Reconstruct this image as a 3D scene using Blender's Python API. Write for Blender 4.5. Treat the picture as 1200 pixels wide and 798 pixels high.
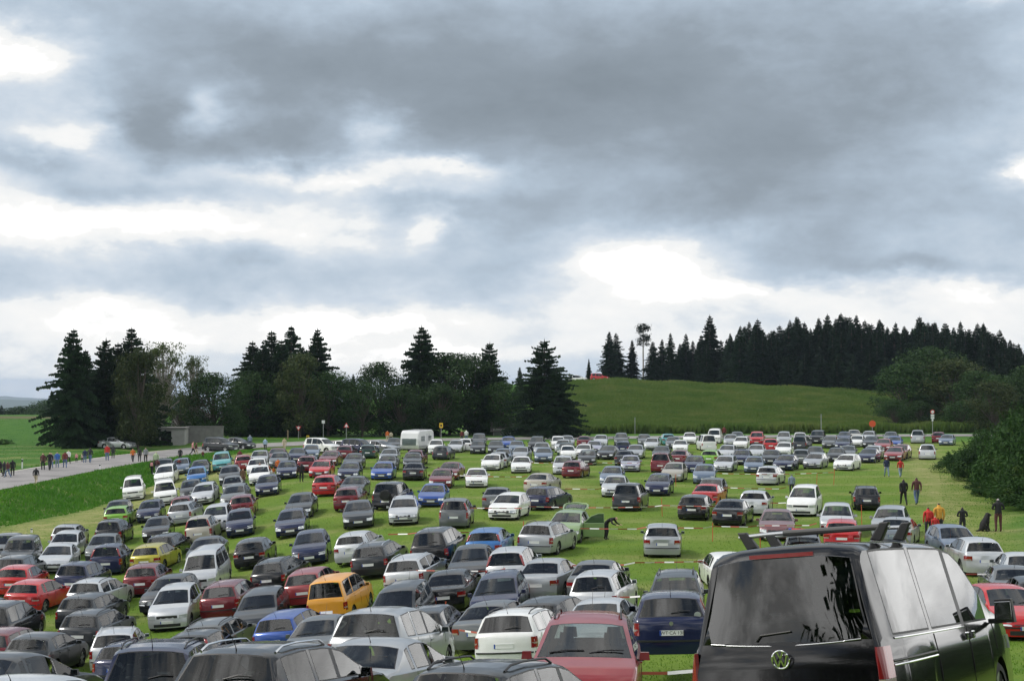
VANP = dict(u=1025.5, Y=15.1, D=3.54, a=16.3, roll=-3.6, pitch=-7.6)
HAZE = 0.00007
import bpy, math, random
import numpy as np
from mathutils import Vector, Matrix, Euler
random.seed(7); rng = np.random.default_rng(7)
scene = bpy.context.scene
for o in list(bpy.data.objects): bpy.data.objects.remove(o)
col = scene.collection
R = math.radians

# ---------------------------------------------------------------- camera, world, sun
FPX = 1800.0; HORIZ = 447.0; CZ = 10.0           # focal length in photo pixels, horizon row, camera height
PITCH = math.atan((HORIZ - 399.0) / FPX)
cd = bpy.data.cameras.new('camera'); cam = bpy.data.objects.new('camera', cd); col.objects.link(cam)
cd.sensor_width = 36.0; cd.lens = 36.0 * FPX / 1200.0; cd.clip_start = 0.1; cd.clip_end = 60000
cam.location = (0, 0, CZ); cam.rotation_euler = (R(90) + PITCH, 0, 0)
scene.camera = cam
scene.view_settings.view_transform = 'Standard'; scene.view_settings.look = 'None'
scene.view_settings.exposure = 0.0; scene.view_settings.gamma = 1.0; scene.view_settings.use_curve_mapping = False
scene.render.resolution_x = 1024; scene.render.resolution_y = 680
scene.cycles.max_bounces = 7; scene.cycles.diffuse_bounces = 2; scene.cycles.glossy_bounces = 3; scene.cycles.transmission_bounces = 4; scene.cycles.volume_bounces = 0; scene.cycles.transparent_max_bounces = 10
SUN_AZ, SUN_EL = R(-82), R(50)                    # azimuth from the view direction (+Y), clockwise; elevation

class NT:
    """small helper for node trees"""
    def __init__(s, nt): s.nt = nt; s.n = nt.nodes; s.l = nt.links
    def new(s, t, **kw):
        n = s.n.new(t)
        for k, v in kw.items(): setattr(n, k, v)
        return n
    def put(s, sock, v):
        if hasattr(v, 'is_linked') or isinstance(v, bpy.types.NodeSocket): s.l.new(v, sock)
        else: sock.default_value = v
    def m(s, op, a, b=0.0, c=0.0):
        n = s.new('ShaderNodeMath', operation=op)
        s.put(n.inputs[0], a); s.put(n.inputs[1], b); s.put(n.inputs[2], c)
        return n.outputs[0]
    def noise(s, vec, scale, detail=4, rough=0.55, dist=0.0):
        n = s.new('ShaderNodeTexNoise'); s.l.new(vec, n.inputs['Vector'])
        n.inputs['Scale'].default_value = scale; n.inputs['Detail'].default_value = detail
        n.inputs['Roughness'].default_value = rough; n.inputs['Distortion'].default_value = dist
        return n
    def ramp(s, fac, stops, interp='LINEAR'):
        n = s.new('ShaderNodeValToRGB'); s.l.new(fac, n.inputs[0]); cr = n.color_ramp; cr.interpolation = interp
        while len(cr.elements) > 1: cr.elements.remove(cr.elements[-1])
        cr.elements[0].position = stops[0][0]; cr.elements[0].color = (*stops[0][1], 1)
        for p, c in stops[1:]:
            e = cr.elements.new(p); e.color = (*c, 1)
        return n.outputs[0]
    def mix(s, f, a, b, mode='MIX'):
        n = s.new('ShaderNodeMix', data_type='RGBA', blend_type=mode)
        s.put(n.inputs[0], f)
        for i, v in ((6, a), (7, b)):
            if isinstance(v, tuple): n.inputs[i].default_value = (*v[:3], 1)
            else: s.l.new(v, n.inputs[i])
        return n.outputs[2]

world = bpy.data.worlds.new('World'); scene.world = world; world.use_nodes = True
W = NT(world.node_tree); W.n.clear()
tc = W.new('ShaderNodeTexCoord').outputs['Generated']
sky = W.new('ShaderNodeTexSky', sky_type='NISHITA'); sky.sun_disc = False
sky.sun_elevation = SUN_EL; sky.sun_rotation = SUN_AZ
sep = W.new('ShaderNodeSeparateXYZ'); W.l.new(tc, sep.inputs[0])
stretch = W.new('ShaderNodeVectorMath', operation='MULTIPLY'); W.l.new(tc, stretch.inputs[0]); stretch.inputs[1].default_value = (1, 1, 2.0)
sv = stretch.outputs[0]
n1 = W.noise(sv, 5.0, 5, 0.55); n2 = W.noise(sv, 17.0, 6, 0.6)
sc1 = W.new('ShaderNodeSeparateColor'); W.l.new(n1.outputs['Color'], sc1.inputs[0])
sc2 = W.new('ShaderNodeSeparateColor'); W.l.new(n2.outputs['Color'], sc2.inputs[0])
az = W.m('ARCTAN2', sep.outputs[0], sep.outputs[1]); el = W.m('ARCSINE', sep.outputs[2])
U = W.m('MULTIPLY_ADD', az, FPX, 600.0); V = W.m('MULTIPLY_ADD', el, -FPX, HORIZ)
def wadd(x, s, k): return W.m('ADD', x, W.m('MULTIPLY', W.m('SUBTRACT', s, 0.5), k))
U = wadd(wadd(U, sc1.outputs[0], 190), sc2.outputs[0], 120)
V = wadd(wadd(V, sc1.outputs[1], 80), sc2.outputs[1], 66)
# cloud bank: (azimuth, elevation) in 1/1800 rad, radii, weight (plus: thick dark cloud, minus: bright gap)
BLOBS = [(600,-160,1500,190,.36),(330,40,330,60,.20),(480,120,270,62,.34),(185,155,52,36,.42),(335,170,95,32,.36),(860,120,260,85,.42),(480,60,300,60,.10),
 (880,195,150,35,.26),(1120,110,120,80,.22),(650,60,160,60,.10),(150,230,95,25,.36),(30,190,75,17,.36),(1040,300,260,42,.26),(1120,335,150,14,.30),(930,250,160,30,.16),(610,290,90,70,.22),
 (445,235,70,20,.24),(270,215,50,14,.24),(240,325,330,26,.22),(900,240,300,30,.14),(1190,270,60,60,.20),(700,230,200,50,.12),(60,345,120,25,.12),
 (150,255,260,34,-.16),(20,75,60,22,-.55),(95,165,50,22,-.35),(250,130,36,24,-.40),(430,148,30,20,-.40),(360,208,190,13,-.34),(220,262,150,24,-.30),
 (520,190,60,9,-.40),(500,262,18,22,-.30),(790,322,60,24,-.50),(740,298,90,20,-.22),(850,352,80,12,-.3),(1190,225,26,22,-.9),(1170,8,60,18,-.6),
 (560,385,420,22,-.08),(60,400,260,45,-.06),(430,372,90,8,-.2),(180,400,120,10,-.16),(560,410,160,9,-.18),(1100,350,200,16,-.20),(280,375,300,14,-.16),(680,325,60,14,-.2),
 (2060,190,520,300,-.42),(2900,-200,600,400,-.35),(1500,330,220,120,-.35),(-300,250,260,90,-.3)]
S = None
for (u0, v0, ru, rv, w) in BLOBS:
    a = W.m('DIVIDE', W.m('SUBTRACT', U, u0), ru * 1.15); b = W.m('DIVIDE', W.m('SUBTRACT', V, v0), rv * 1.15)
    q = W.m('ADD', W.m('MULTIPLY', a, a), W.m('MULTIPLY', b, b))
    g = W.m('MULTIPLY', W.m('POWER', 2.718, W.m('MULTIPLY', q, -1.0)), w)
    S = g if S is None else W.m('ADD', S, g)
n3 = W.noise(sv, 8.0, 9, 0.60, 0.12); n4 = W.noise(sv, 3.0, 6, 0.6, 0.1)
t = W.m('ADD', W.m('ADD', W.m('MULTIPLY', S, 0.92), 0.175), W.m('MULTIPLY', W.m('SUBTRACT', n3.outputs['Fac'], 0.5), 0.85))
# away from the part described above (behind and beside the camera) broken cloud with blue gaps
back = W.m('MULTIPLY_ADD', W.m('SUBTRACT', n4.outputs['Fac'], 0.5), 4.6, 0.22)
back = W.m('ADD', back, W.m('MULTIPLY', W.m('MINIMUM', W.m('ADD', S, -.1), 0.0), 1.0))
back = W.m('ADD', back, W.m('MULTIPLY', W.m('SUBTRACT', n3.outputs['Fac'], 0.5), 0.5))
mr = W.new('ShaderNodeMapRange', interpolation_type='SMOOTHSTEP'); W.l.new(sep.outputs[1], mr.inputs[0])
mr.inputs[1].default_value = 0.45; mr.inputs[2].default_value = 0.86
tt = W.m('ADD', W.m('MULTIPLY', t, mr.outputs[0]), W.m('MULTIPLY', back, W.m('SUBTRACT', 1.0, mr.outputs[0])))
n5 = W.noise(sv, 26.0, 6, 0.6, 0.2); tt = W.m('ADD', tt, W.m('MULTIPLY', W.m('SUBTRACT', n5.outputs['Fac'], 0.5), 0.16))
cloud = W.ramp(tt, [(0.0,(.96,.96,.95)),(.11,(.88,.90,.91)),(.17,(.74,.79,.84)),(.27,(.62,.70,.79)),(.42,(.48,.575,.68)),(.56,(.385,.46,.545)),(.72,(.30,.355,.415)),(1.0,(.235,.28,.325))])
# sunlit cloud edges are brighter than paper white
boost = W.m('MINIMUM', W.m('MULTIPLY_ADD', W.m('MAXIMUM', W.m('MULTIPLY', tt, -1.0), 0.0), 3.2, 1.0), 2.2)
bv_ = W.new('ShaderNodeVectorMath', operation='SCALE'); W.l.new(cloud, bv_.inputs[0]); W.l.new(boost, bv_.inputs['Scale']); cloud = bv_.outputs[0]
mb = W.new('ShaderNodeMapRange', interpolation_type='SMOOTHSTEP'); W.l.new(n4.outputs['Fac'], mb.inputs[0])
mb.inputs[1].default_value = 0.50; mb.inputs[2].default_value = 0.60
gap = W.m('MULTIPLY', W.m('MULTIPLY', mb.outputs[0], W.m('SUBTRACT', 1.0, mr.outputs[0])), 0.75)
skys = W.mix(1.0, sky.outputs[0], (0.10, 0.10, 0.10), 'MULTIPLY')
fin = W.mix(gap, cloud, skys)
bg = W.new('ShaderNodeBackground'); W.l.new(fin, bg.inputs[0]); bg.inputs[1].default_value = 1.0
wo = W.new('ShaderNodeOutputWorld'); W.l.new(bg.outputs[0], wo.inputs[0])

sl = bpy.data.lights.new('sun', 'SUN'); sl.energy = 2.2; sl.angle = R(10); sl.color = (1.0, 0.95, 0.88)
so = bpy.data.objects.new('sun', sl); col.objects.link(so)
sd_ = Vector((math.sin(SUN_AZ)*math.cos(SUN_EL), math.cos(SUN_AZ)*math.cos(SUN_EL), math.sin(SUN_EL)))
so.rotation_euler = sd_.to_track_quat('Z', 'Y').to_euler(); so.location = sd_ * 200

# ---------------------------------------------------------------- general helpers
def tag(o, label=None, cat=None, group=None, kind=None):
    if label: o['label'] = label
    if cat: o['category'] = cat
    if group: o['group'] = group
    if kind: o['kind'] = kind
    return o
def empty(name, loc=(0,0,0), rot=(0,0,0), label=None, cat=None, group=None):
    o = bpy.data.objects.new(name, None); col.objects.link(o); o.location = loc; o.rotation_euler = rot
    o.empty_display_size = 0.2
    return tag(o, label, cat, group)
def link(name, me, parent=None, loc=(0,0,0), rot=(0,0,0), mats=None):
    o = bpy.data.objects.new(name, me); col.objects.link(o); o.parent = parent; o.location = loc; o.rotation_euler = rot
    if mats:
        for i, m in enumerate(mats):
            if m is None: continue
            if i >= len(me.materials): me.materials.append(m)
            if o.material_slots[i].material is not m:
                o.material_slots[i].link = 'OBJECT'; o.material_slots[i].material = m
    return o
def mesh(name, verts, faces, mats=(), fm=None, smooth=None):
    me = bpy.data.meshes.new(name); me.from_pydata([tuple(v) for v in verts], [], faces)
    for m in mats: me.materials.append(m)
    if fm is not None: me.polygons.foreach_set('material_index', fm)
    if smooth is not None:
        me.shade_smooth()
        if smooth < 179: me.set_sharp_from_angle(angle=R(smooth))
    me.update(); return me
class MB:
    """collects simple shapes into one mesh"""
    def __init__(s): s.v = []; s.f = []; s.m = []
    def add(s, vs, fs, mi=0):
        b = len(s.v); s.v += [tuple(v) for v in vs]; s.f += [tuple(i + b for i in f) for f in fs]; s.m += [mi]*len(fs)
    def box(s, c, d, mi=0, rot=None, taper=1.0):
        vs = []
        for z in (-.5, .5):
            k = taper if z > 0 else 1.0
            for x, y in ((-.5,-.5),(.5,-.5),(.5,.5),(-.5,.5)): vs.append(Vector((x*d[0]*k, y*d[1]*k, z*d[2])))
        if rot is not None:
            rm = Euler(rot).to_matrix(); vs = [rm @ v for v in vs]
        vs = [v + Vector(c) for v in vs]
        s.add(vs, [(0,3,2,1),(4,5,6,7),(0,1,5,4),(1,2,6,5),(2,3,7,6),(3,0,4,7)], mi)
    def tube(s, pts, r, n=8, mi=0, caps=True):
        pts = [Vector(p) for p in pts]; rs = r if isinstance(r, (list, tuple)) else [r]*len(pts)
        rings = []
        up = Vector((0,0,1))
        for i, p in enumerate(pts):
            d = (pts[min(i+1, len(pts)-1)] - pts[max(i-1, 0)]).normalized()
            a = d.cross(up);
            if a.length < 1e-3: a = d.cross(Vector((1,0,0)))
            a.normalize(); b = d.cross(a).normalized()
            rings.append([p + (a*math.cos(k*2*math.pi/n) + b*math.sin(k*2*math.pi/n))*rs[i] for k in range(n)])
        vs = [v for rg in rings for v in rg]; fs = []
        for i in range(len(pts)-1):
            for k in range(n):
                k2 = (k+1) % n; fs.append((i*n+k, i*n+k2, (i+1)*n+k2, (i+1)*n+k))
        if caps: fs.append(tuple(range(n))); fs.append(tuple(range(len(vs)-1, len(vs)-n-1, -1)))
        s.add(vs, fs, mi)
    def me(s, name, mats=(), smooth=None): return mesh(name, s.v, s.f, mats, s.m, smooth)

MATS = {}
def pmat(name, color, rough=0.5, metal=0.0, coat=0.0, spec=0.5, noise=None, emit=None):
    """plain principled material with a little procedural variation: noise=(scale, amount)"""
    if name in MATS: return MATS[name]
    m = bpy.data.materials.new(name); m.use_nodes = True; N = NT(m.node_tree)
    p = N.n['Principled BSDF']
    p.inputs['Base Color'].default_value = (*color, 1); p.inputs['Roughness'].default_value = rough
    p.inputs['Metallic'].default_value = metal; p.inputs['Coat Weight'].default_value = coat; p.inputs['Coat Roughness'].default_value = 0.04
    p.inputs['Specular IOR Level'].default_value = spec
    if noise:
        t = N.new('ShaderNodeTexCoord').outputs['Object']; nz = N.noise(t, noise[0], 5, 0.6)
        dk = tuple(c*(1-noise[1]) for c in color); lt = tuple(min(1, c*(1+noise[1])) for c in color)
        c = N.ramp(nz.outputs['Fac'], [(0.3, dk), (0.7, lt)]); N.l.new(c, p.inputs['Base Color'])
    if emit: p.inputs['Emission Color'].default_value = (*emit[0], 1); p.inputs['Emission Strength'].default_value = emit[1]
    MATS[name] = m; return m

# ---------------------------------------------------------------- terrain
def sm(x): x = np.clip(x, 0, 1); return x*x*(3-2*x)
ROAD = np.array([(-95,20),(-62,62),(-50,95),(-45.5,125),(-44,150),(-41.5,172),(-35,193),(-22,208),(0,217),(30,223),(60,228),(100,232),(200,236)], float)
def road_dist(x, y, P=ROAD):
    x = np.asarray(x, float); y = np.asarray(y, float); best = np.full(np.broadcast(x, y).shape, 1e9)
    for a, b in zip(P[:-1], P[1:]):
        d = b - a; t = np.clip(((x-a[0])*d[0] + (y-a[1])*d[1]) / (d @ d), 0, 1)
        best = np.minimum(best, np.hypot(x - a[0] - t*d[0], y - a[1] - t*d[1]))
    return best
_BY = [-60,0,6,14.3,22,26,30,38,46,56,75,200,1e6]; _BD = [-4,1.75,2.6,3.75,5.45,5.85,6.25,6.9,7.5,7.95,8.0,8.0,8.0]
def baseD(y): return (np.interp(y-3,_BY,_BD)+np.interp(y-1.2,_BY,_BD)+np.interp(y+1.2,_BY,_BD)+np.interp(y+3,_BY,_BD))/4
def depthD(x, y):
    """metres below the camera"""
    x = np.asarray(x, float); y = np.asarray(y, float)
    d = baseD(y) + 2.4*sm((y-26)/30)*sm((-x - 0.30*(y-60) + 4)/20) * (1 - sm((y-140)/60)*sm((x+36)/20))
    d = d - 1.6*sm((x-0.30*y-1.5)/8)*sm((y-58)/25)*(1-sm((y-150)/30))           # bank under the bushes on the right
    gR = np.interp(x, [-70,-15,20,95,170,400],[0,.65,1,.57,.5,.4])
    far = 8.05 - 8.3*sm((y-238)/125)*gR
    d = np.where(y > 200, d + (far-d)*sm((y-205)/20), d)
    left = 8.75 - 0.5*sm((y-120)/60) - 2.0*sm((y-190)/70)*sm((-x-42)/22) + 17*sm((y-285)/200)*sm((-x-20)/40)
    side = sm((-x-40)/8)
    d = d*(1-side) + left*side
    rd = road_dist(x, y); rD = np.interp(y, [60,117,145,165,200,230],[9.7,8.95,8.7,8.5,8.15,8.0])
    w = sm((rd-4.3)/6.5); d = rD*(1-w) + d*w
    d = d + 320*sm((y-700)/1500)
    return d
def gz(x, y): return CZ - float(depthD(x, y))
_cp, _sp = math.cos(PITCH), math.sin(PITCH)
def ray(u, v):
    a = (u-600)/FPX; b = (399-v)/FPX
    y = _cp - b*_sp; z = _sp + b*_cp
    return a/y, z/y                                        # per metre of Y
def place(u, v, h=0.0, y0=15.0, y1=420.0):
    a, s = ray(u, v); ys = np.arange(y0, y1, 0.25)
    f = (CZ + s*ys) - (CZ - depthD(a*ys, ys) + h)
    i = np.argmax(f <= 0)
    if f[i] > 0: i = len(ys)-1
    if i == 0: i = int(np.argmax(f[:60])); yy = ys[i]
    elif i > 0:
        t = f[i-1]/(f[i-1]-f[i]); yy = ys[i-1] + t*0.25
    else: yy = ys[i]
    x = a*yy; return float(x), float(yy), gz(x, yy)
def at_depth(u, Y): return ray(u, 447)[0]*Y
def top_h(u, v, Y):
    a, s = ray(u, v); return CZ + s*Y - gz(a*Y, Y)
def slope(x, y, e=0.9):
    return (gz(x+e,y)-gz(x-e,y))/(2*e), (gz(x,y+e)-gz(x,y-e))/(2*e)

def ground_mat():
    m = bpy.data.materials.new('meadow'); m.use_nodes = True; N = NT(m.node_tree); p = N.n['Principled BSDF']
    g = N.new('ShaderNodeNewGeometry').outputs['Position']
    s = N.new('ShaderNodeSeparateXYZ'); N.l.new(g, s.inputs[0]); X, Y = s.outputs[0], s.outputs[1]
    va = N.new('ShaderNodeVectorMath', operation='MULTIPLY'); N.l.new(g, va.inputs[0]); va.inputs[1].default_value = (1, 1, 0)
    P = va.outputs[0]
    fine = N.noise(P, 9.0, 6, 0.7).outputs['Fac']; mid = N.noise(P, 0.45, 5, 0.6).outputs['Fac']; big = N.noise(P, 0.07, 4, 0.55).outputs['Fac']
    mown = N.ramp(mid, [(.30,(.070,.150,.012)),(.5,(.098,.180,.017)),(.68,(.135,.200,.026))])
    mown = N.mix(N.ramp(big,[(.35,(0,0,0)),(.7,(1,1,1))]), mown, (.125,.195,.022))
    # darker, lusher clumps and dry patches
    spk = N.ramp(fine, [(.25,(.45,.45,.45)),(.5,(.95,.95,.95)),(.78,(1.4,1.35,1.3))])
    mown = N.mix(1.0, mown, spk, 'MULTIPLY')
    att = N.new('ShaderNodeAttribute', attribute_name='zones'); zs = N.new('ShaderNodeSeparateColor'); N.l.new(att.outputs['Color'], zs.inputs[0])
    lush = N.ramp(mid, [(.3,(.032,.105,.012)),(.5,(.048,.135,.015)),(.7,(.075,.160,.020))]); lush = N.mix(1.0, lush, spk, 'MULTIPLY')
    dry = N.ramp(N.noise(P, 0.9, 5, 0.65).outputs['Fac'], [(.35,(.17,.20,.055)),(.6,(.32,.30,.13))]); dry = N.mix(0.5, dry, spk, 'MULTIPLY')
    c = N.mix(zs.outputs[0], mown, lush)
    dn = N.m('MULTIPLY', zs.outputs[1], N.ramp(N.noise(P, 0.6, 5, 0.7).outputs['Fac'], [(.3,(.25,.25,.25)),(.6,(1,1,1))]))
    c = N.mix(dn, c, dry)
    c = N.mix(zs.outputs[2], c, N.mix(1.0, (.13,.10,.06), spk, 'MULTIPLY'))
    N.l.new(c, p.inputs['Base Color']); p.inputs['Roughness'].default_value = 0.9; p.inputs['Specular IOR Level'].default_value = 0.15
    bp = N.new('ShaderNodeBump'); bp.inputs['Strength'].default_value = 0.6; bp.inputs['Distance'].default_value = 0.06
    N.l.new(fine, bp.inputs['Height']); N.l.new(bp.outputs[0], p.inputs['Normal'])
    return m
MEADOW = ground_mat()
def build_ground():
    xs = np.concatenate([[-14000,-6000,-2500,-1000,-500,-300,-220,-170], np.arange(-140,140.1,1.4), [170,220,300,500,1000,2500,6000,14000]])
    ys = np.concatenate([[-1500,-400,-100,-40,-15], np.arange(-6,250,1.3), np.arange(252,420,3), [430,450,480,520,570,640,700,800,950,1200,1600,2200,3500,7000,16000]])
    X, Y = np.meshgrid(xs, ys); Z = CZ - depthD(X, Y)
    Z = Z + 0.03*np.sin(X*1.7+Y*.9)*np.sin(Y*1.3-X*.6)*(road_dist(X,Y) > 4.5)
    V = np.stack([X, Y, Z], -1).reshape(-1, 3); nx, ny = len(xs), len(ys)
    i = np.arange(nx-1)[None,:] + np.arange(ny-1)[:,None]*nx
    F = np.stack([i, i+1, i+nx+1, i+nx], -1).reshape(-1, 4)
    me = bpy.data.meshes.new('meadow_ground'); me.vertices.add(len(V)); me.vertices.foreach_set('co', V.ravel())
    me.loops.add(F.size); me.loops.foreach_set('vertex_index', F.ravel()); me.polygons.add(len(F)); me.polygons.foreach_set('loop_start', np.arange(0, F.size, 4))
    me.update(calc_edges=True); me.materials.append(MEADOW); me.shade_smooth()
    a = me.attributes.new('zones', 'FLOAT_COLOR', 'POINT')
    rd = road_dist(X, Y)
    bank = sm((rd-4.4)/.8)*(1-sm((rd-10.5)/2.0))*sm((Y-40)/20)
    leftf = sm((-X-43)/4); lush = np.maximum(bank, leftf); lush = np.maximum(lush, sm((Y-300)/30))
    lush = np.maximum(lush, sm((X-0.28*Y-2)/3)*sm((Y-40)/15)*.8)
    lush = np.where(Y>205, np.maximum(lush, .7), lush)
    tr = 1.15*np.exp(-((rd-14.4)/3.2)**2)*sm((Y-70)/15)*(1-sm((Y-168)/20))*(X>-45)*(X<-18)
    rt = np.exp(-((X-(0.235*Y+4.6))/1.5)**2)*sm((Y-60)/20)*(1-sm((Y-190)/15))*.8 + np.exp(-((X-(0.235*Y+7.2))/.5)**2)*.45*sm((Y-60)/20)*(1-sm((Y-190)/15))
    st = 0.42*sm((np.sin((Y-0.12*X)*2*np.pi/9.5)-.45)/.4)*(Y<200)*(Y>45)
    st = st + .5*np.exp(-(((X-.10*Y+14+2*np.sin(Y*.05)) % 31.0 - 6)/.9)**2)*(Y<170)*(Y>45)
    dry = np.clip(tr + rt + st, 0, 1)
    soil = np.exp(-((rd-4.6)/.35)**2)*.5
    soil = np.maximum(soil, sm((-X-70)/10)*np.exp(-((Y-268)/9)**2)*.9)
    C = np.stack([lush, dry, soil, np.ones_like(lush)], -1).reshape(-1, 4).astype(np.float32)
    a.data.foreach_set('color', C.ravel())
    o = link('ground', me); tag(o, 'mown green meadow with pale worn wheel tracks between the rows', kind='structure'); return o
build_ground()

def ribbon(name, P, w, lift, mat, step=2.0, crown=0.0, o0=0.0):
    """a strip that follows the terrain; o0 = sideways offset of its centre"""
    pts = []
    for a, b in zip(P[:-1], P[1:]):
        n = max(1, int(np.hypot(*(b-a))/step))
        for k in range(n): pts.append(a + (b-a)*k/n)
    pts.append(P[-1]); pts = np.array(pts); 
    for _ in range(6): pts[1:-1] = (pts[:-2]+pts[1:-1]*2+pts[2:])/4
    d = np.gradient(pts, axis=0); d /= np.hypot(d[:,0], d[:,1])[:,None]; nrm = np.stack([-d[:,1], d[:,0]], -1)
    vs = []; fs = []; k = 7
    for i in range(len(pts)):
        for j in range(k):
            t = (j/(k-1)-.5)*w + o0; q = pts[i] + nrm[i]*t; vs.append((q[0], q[1], gz(*q) + lift + crown*(1-(2*j/(k-1)-1)**2)))
    for i in range(len(pts)-1):
        for j in range(k-1): a = i*k+j; fs.append((a, a+k, a+k+1, a+1))
    return mesh(name, vs, fs, [mat], smooth=180)
def asphalt():
    m = bpy.data.materials.new('asphalt'); m.use_nodes = True; N = NT(m.node_tree); p = N.n['Principled BSDF']
    P = N.new('ShaderNodeNewGeometry').outputs['Position']
    a = N.ramp(N.noise(P, 0.25, 5, 0.6).outputs['Fac'], [(.3,(.15,.142,.14)),(.45,(.23,.22,.215)),(.7,(.30,.285,.275))])
    b = N.ramp(N.noise(P, 14, 4, 0.6).outputs['Fac'], [(.3,(.8,.8,.8)),(.7,(1.15,1.15,1.15))])
    c = N.mix(1.0, a, b, 'MULTIPLY'); N.l.new(c, p.inputs['Base Color']); p.inputs['Roughness'].default_value = .85; return m
ASPH = asphalt()
EDGE = pmat('road_edge', (.40,.38,.34), .9, noise=(3,.25))
tag(link('road', ribbon('road', ROAD, 7.4, 0.05, ASPH, crown=.05)), 'grey asphalt lane curving round the meadow', kind='structure')
tag(link('verge', ribbon('verge', ROAD, .5, 0.07, EDGE, o0=3.75)), 'pale gravel edge along the far side of the lane', kind='structure')
# ---------------------------------------------------------------- cars
def glassmat(name, tint, rough=.015, ior=1.5, gain=1.0):
    """window pane: dark tinted see-through glass with a mirror coat that follows Fresnel's law"""
    m = bpy.data.materials.new(name); m.use_nodes = True; N = NT(m.node_tree); N.n.remove(N.n['Principled BSDF'])
    fr = N.new('ShaderNodeFresnel'); fr.inputs[0].default_value = ior
    tr = N.new('ShaderNodeBsdfTransparent'); tr.inputs[0].default_value = (*tint, 1)
    gl = N.new('ShaderNodeBsdfAnisotropic'); gl.inputs['Roughness'].default_value = rough; gl.inputs['Color'].default_value = (1,1,1,1)
    mx = N.new('ShaderNodeMixShader'); N.l.new(N.m('MULTIPLY', fr.outputs[0], gain), mx.inputs[0]); N.l.new(tr.outputs[0], mx.inputs[1]); N.l.new(gl.outputs[0], mx.inputs[2])
    N.l.new(mx.outputs[0], N.n['Material Output'].inputs[0]); MATS[name] = m; return m
GLASS = glassmat('window_glass', (.56,.62,.61), gain=1.2)
GLASSD = glassmat('tinted_glass', (.20,.25,.25), gain=1.6)
GLASSF = pmat('far_window_glass', (.010,.016,.017), .03, spec=.62)
SEAT = pmat('seat_cloth', (.045,.045,.05), .9, noise=(14,.3)); SEATL = pmat('light_seat_cloth', (.16,.15,.14), .9)
TYRE = pmat('tyre_rubber', (.018,.018,.018), .85)
RIM = pmat('wheel_rim', (.45,.46,.47), .35, .8)
PLAST = pmat('black_plastic', (.02,.02,.022), .5)
UNDER = pmat('underbody', (.012,.012,.012), .9)
HEAD = pmat('headlight_glass', (.62,.65,.66), .08, .35, coat=1)
TAIL = pmat('red_lamp', (.26,.008,.008), .15, coat=1)
CLEAR = pmat('clear_lamp', (.42,.34,.32), .15, .2, coat=1)
AMBER = pmat('amber_lamp', (.65,.16,.02), .2, coat=1)
CHROME = pmat('chrome', (.75,.76,.77), .12, 1.0)
PLATE = pmat('number_plate', (.72,.73,.72), .4)
PBLUE = pmat('plate_blue', (.02,.07,.38), .4)
INK = pmat('plate_ink', (.02,.02,.02), .6)
PAINTS = {  # colour word: (base, metallic, roughness)
 'silver': ((.40,.42,.44),.55,.32), 'pale silver': ((.56,.58,.60),.45,.30), 'white': ((.78,.79,.78),0,.30), 'grey': ((.13,.14,.145),.5,.32),
 'dark grey': ((.030,.034,.038),.4,.30), 'black': ((.004,.0045,.006),.0,.22), 'navy': ((.008,.014,.055),.2,.25), 'blue': ((.030,.085,.34),.3,.28),
 'mid blue': ((.035,.15,.40),.2,.28), 'blue-grey': ((.14,.19,.27),.45,.30), 'red': ((.46,.016,.018),0,.25), 'dark red': ((.15,.012,.018),.25,.26),
 'lime green': ((.20,.42,.05),.1,.28), 'pale green': ((.26,.38,.17),.35,.3), 'olive yellow': ((.40,.36,.030),.2,.28), 'orange yellow': ((.74,.33,.022),0,.30),
 'beige': ((.42,.39,.33),.4,.32), 'dark green': ((.018,.05,.036),.3,.26), 'turquoise': ((.10,.36,.38),.2,.3), 'pink-grey': ((.20,.095,.10),.4,.3),
 'lilac silver': ((.42,.42,.52),.45,.3), 'rose red': ((.26,.032,.036),.1,.28)}
PAINTS['deep black'] = ((.003,.003,.004),0,.18)
def paint(c):
    b, me_, r = PAINTS[c]
    k = 'paint_' + c.replace(' ', '_').replace('-', '_')
    if k in MATS: return MATS[k]
    m = pmat(k, b, r, me_, coat=.62, spec=.3); N = NT(m.node_tree); p = N.n['Principled BSDF']
    t = N.new('ShaderNodeTexCoord').outputs['Object']
    nz = N.noise(t, 2.2, 6, .65).outputs['Fac']
    N.l.new(N.m('MULTIPLY_ADD', nz, .10, .0), p.inputs['Coat Roughness'])
    d = N.ramp(nz, [(.35,(1,1,1)),(.75,(.88,.87,.84))]); N.l.new(N.mix(1.0, b, d, 'MULTIPLY'), p.inputs['Base Color'])
    # the inside of the shell is lined with dark cloth
    bf = N.new('ShaderNodeNewGeometry').outputs['Backfacing']; df = N.new('ShaderNodeBsdfDiffuse'); df.inputs[0].default_value = (.09,.09,.09,1)
    mx = N.new('ShaderNodeMixShader'); N.l.new(bf, mx.inputs[0]); N.l.new(p.outputs[0], mx.inputs[1]); N.l.new(df.outputs[0], mx.inputs[2]); N.l.new(mx.outputs[0], N.n['Material Output'].inputs[0])
    return m
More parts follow.
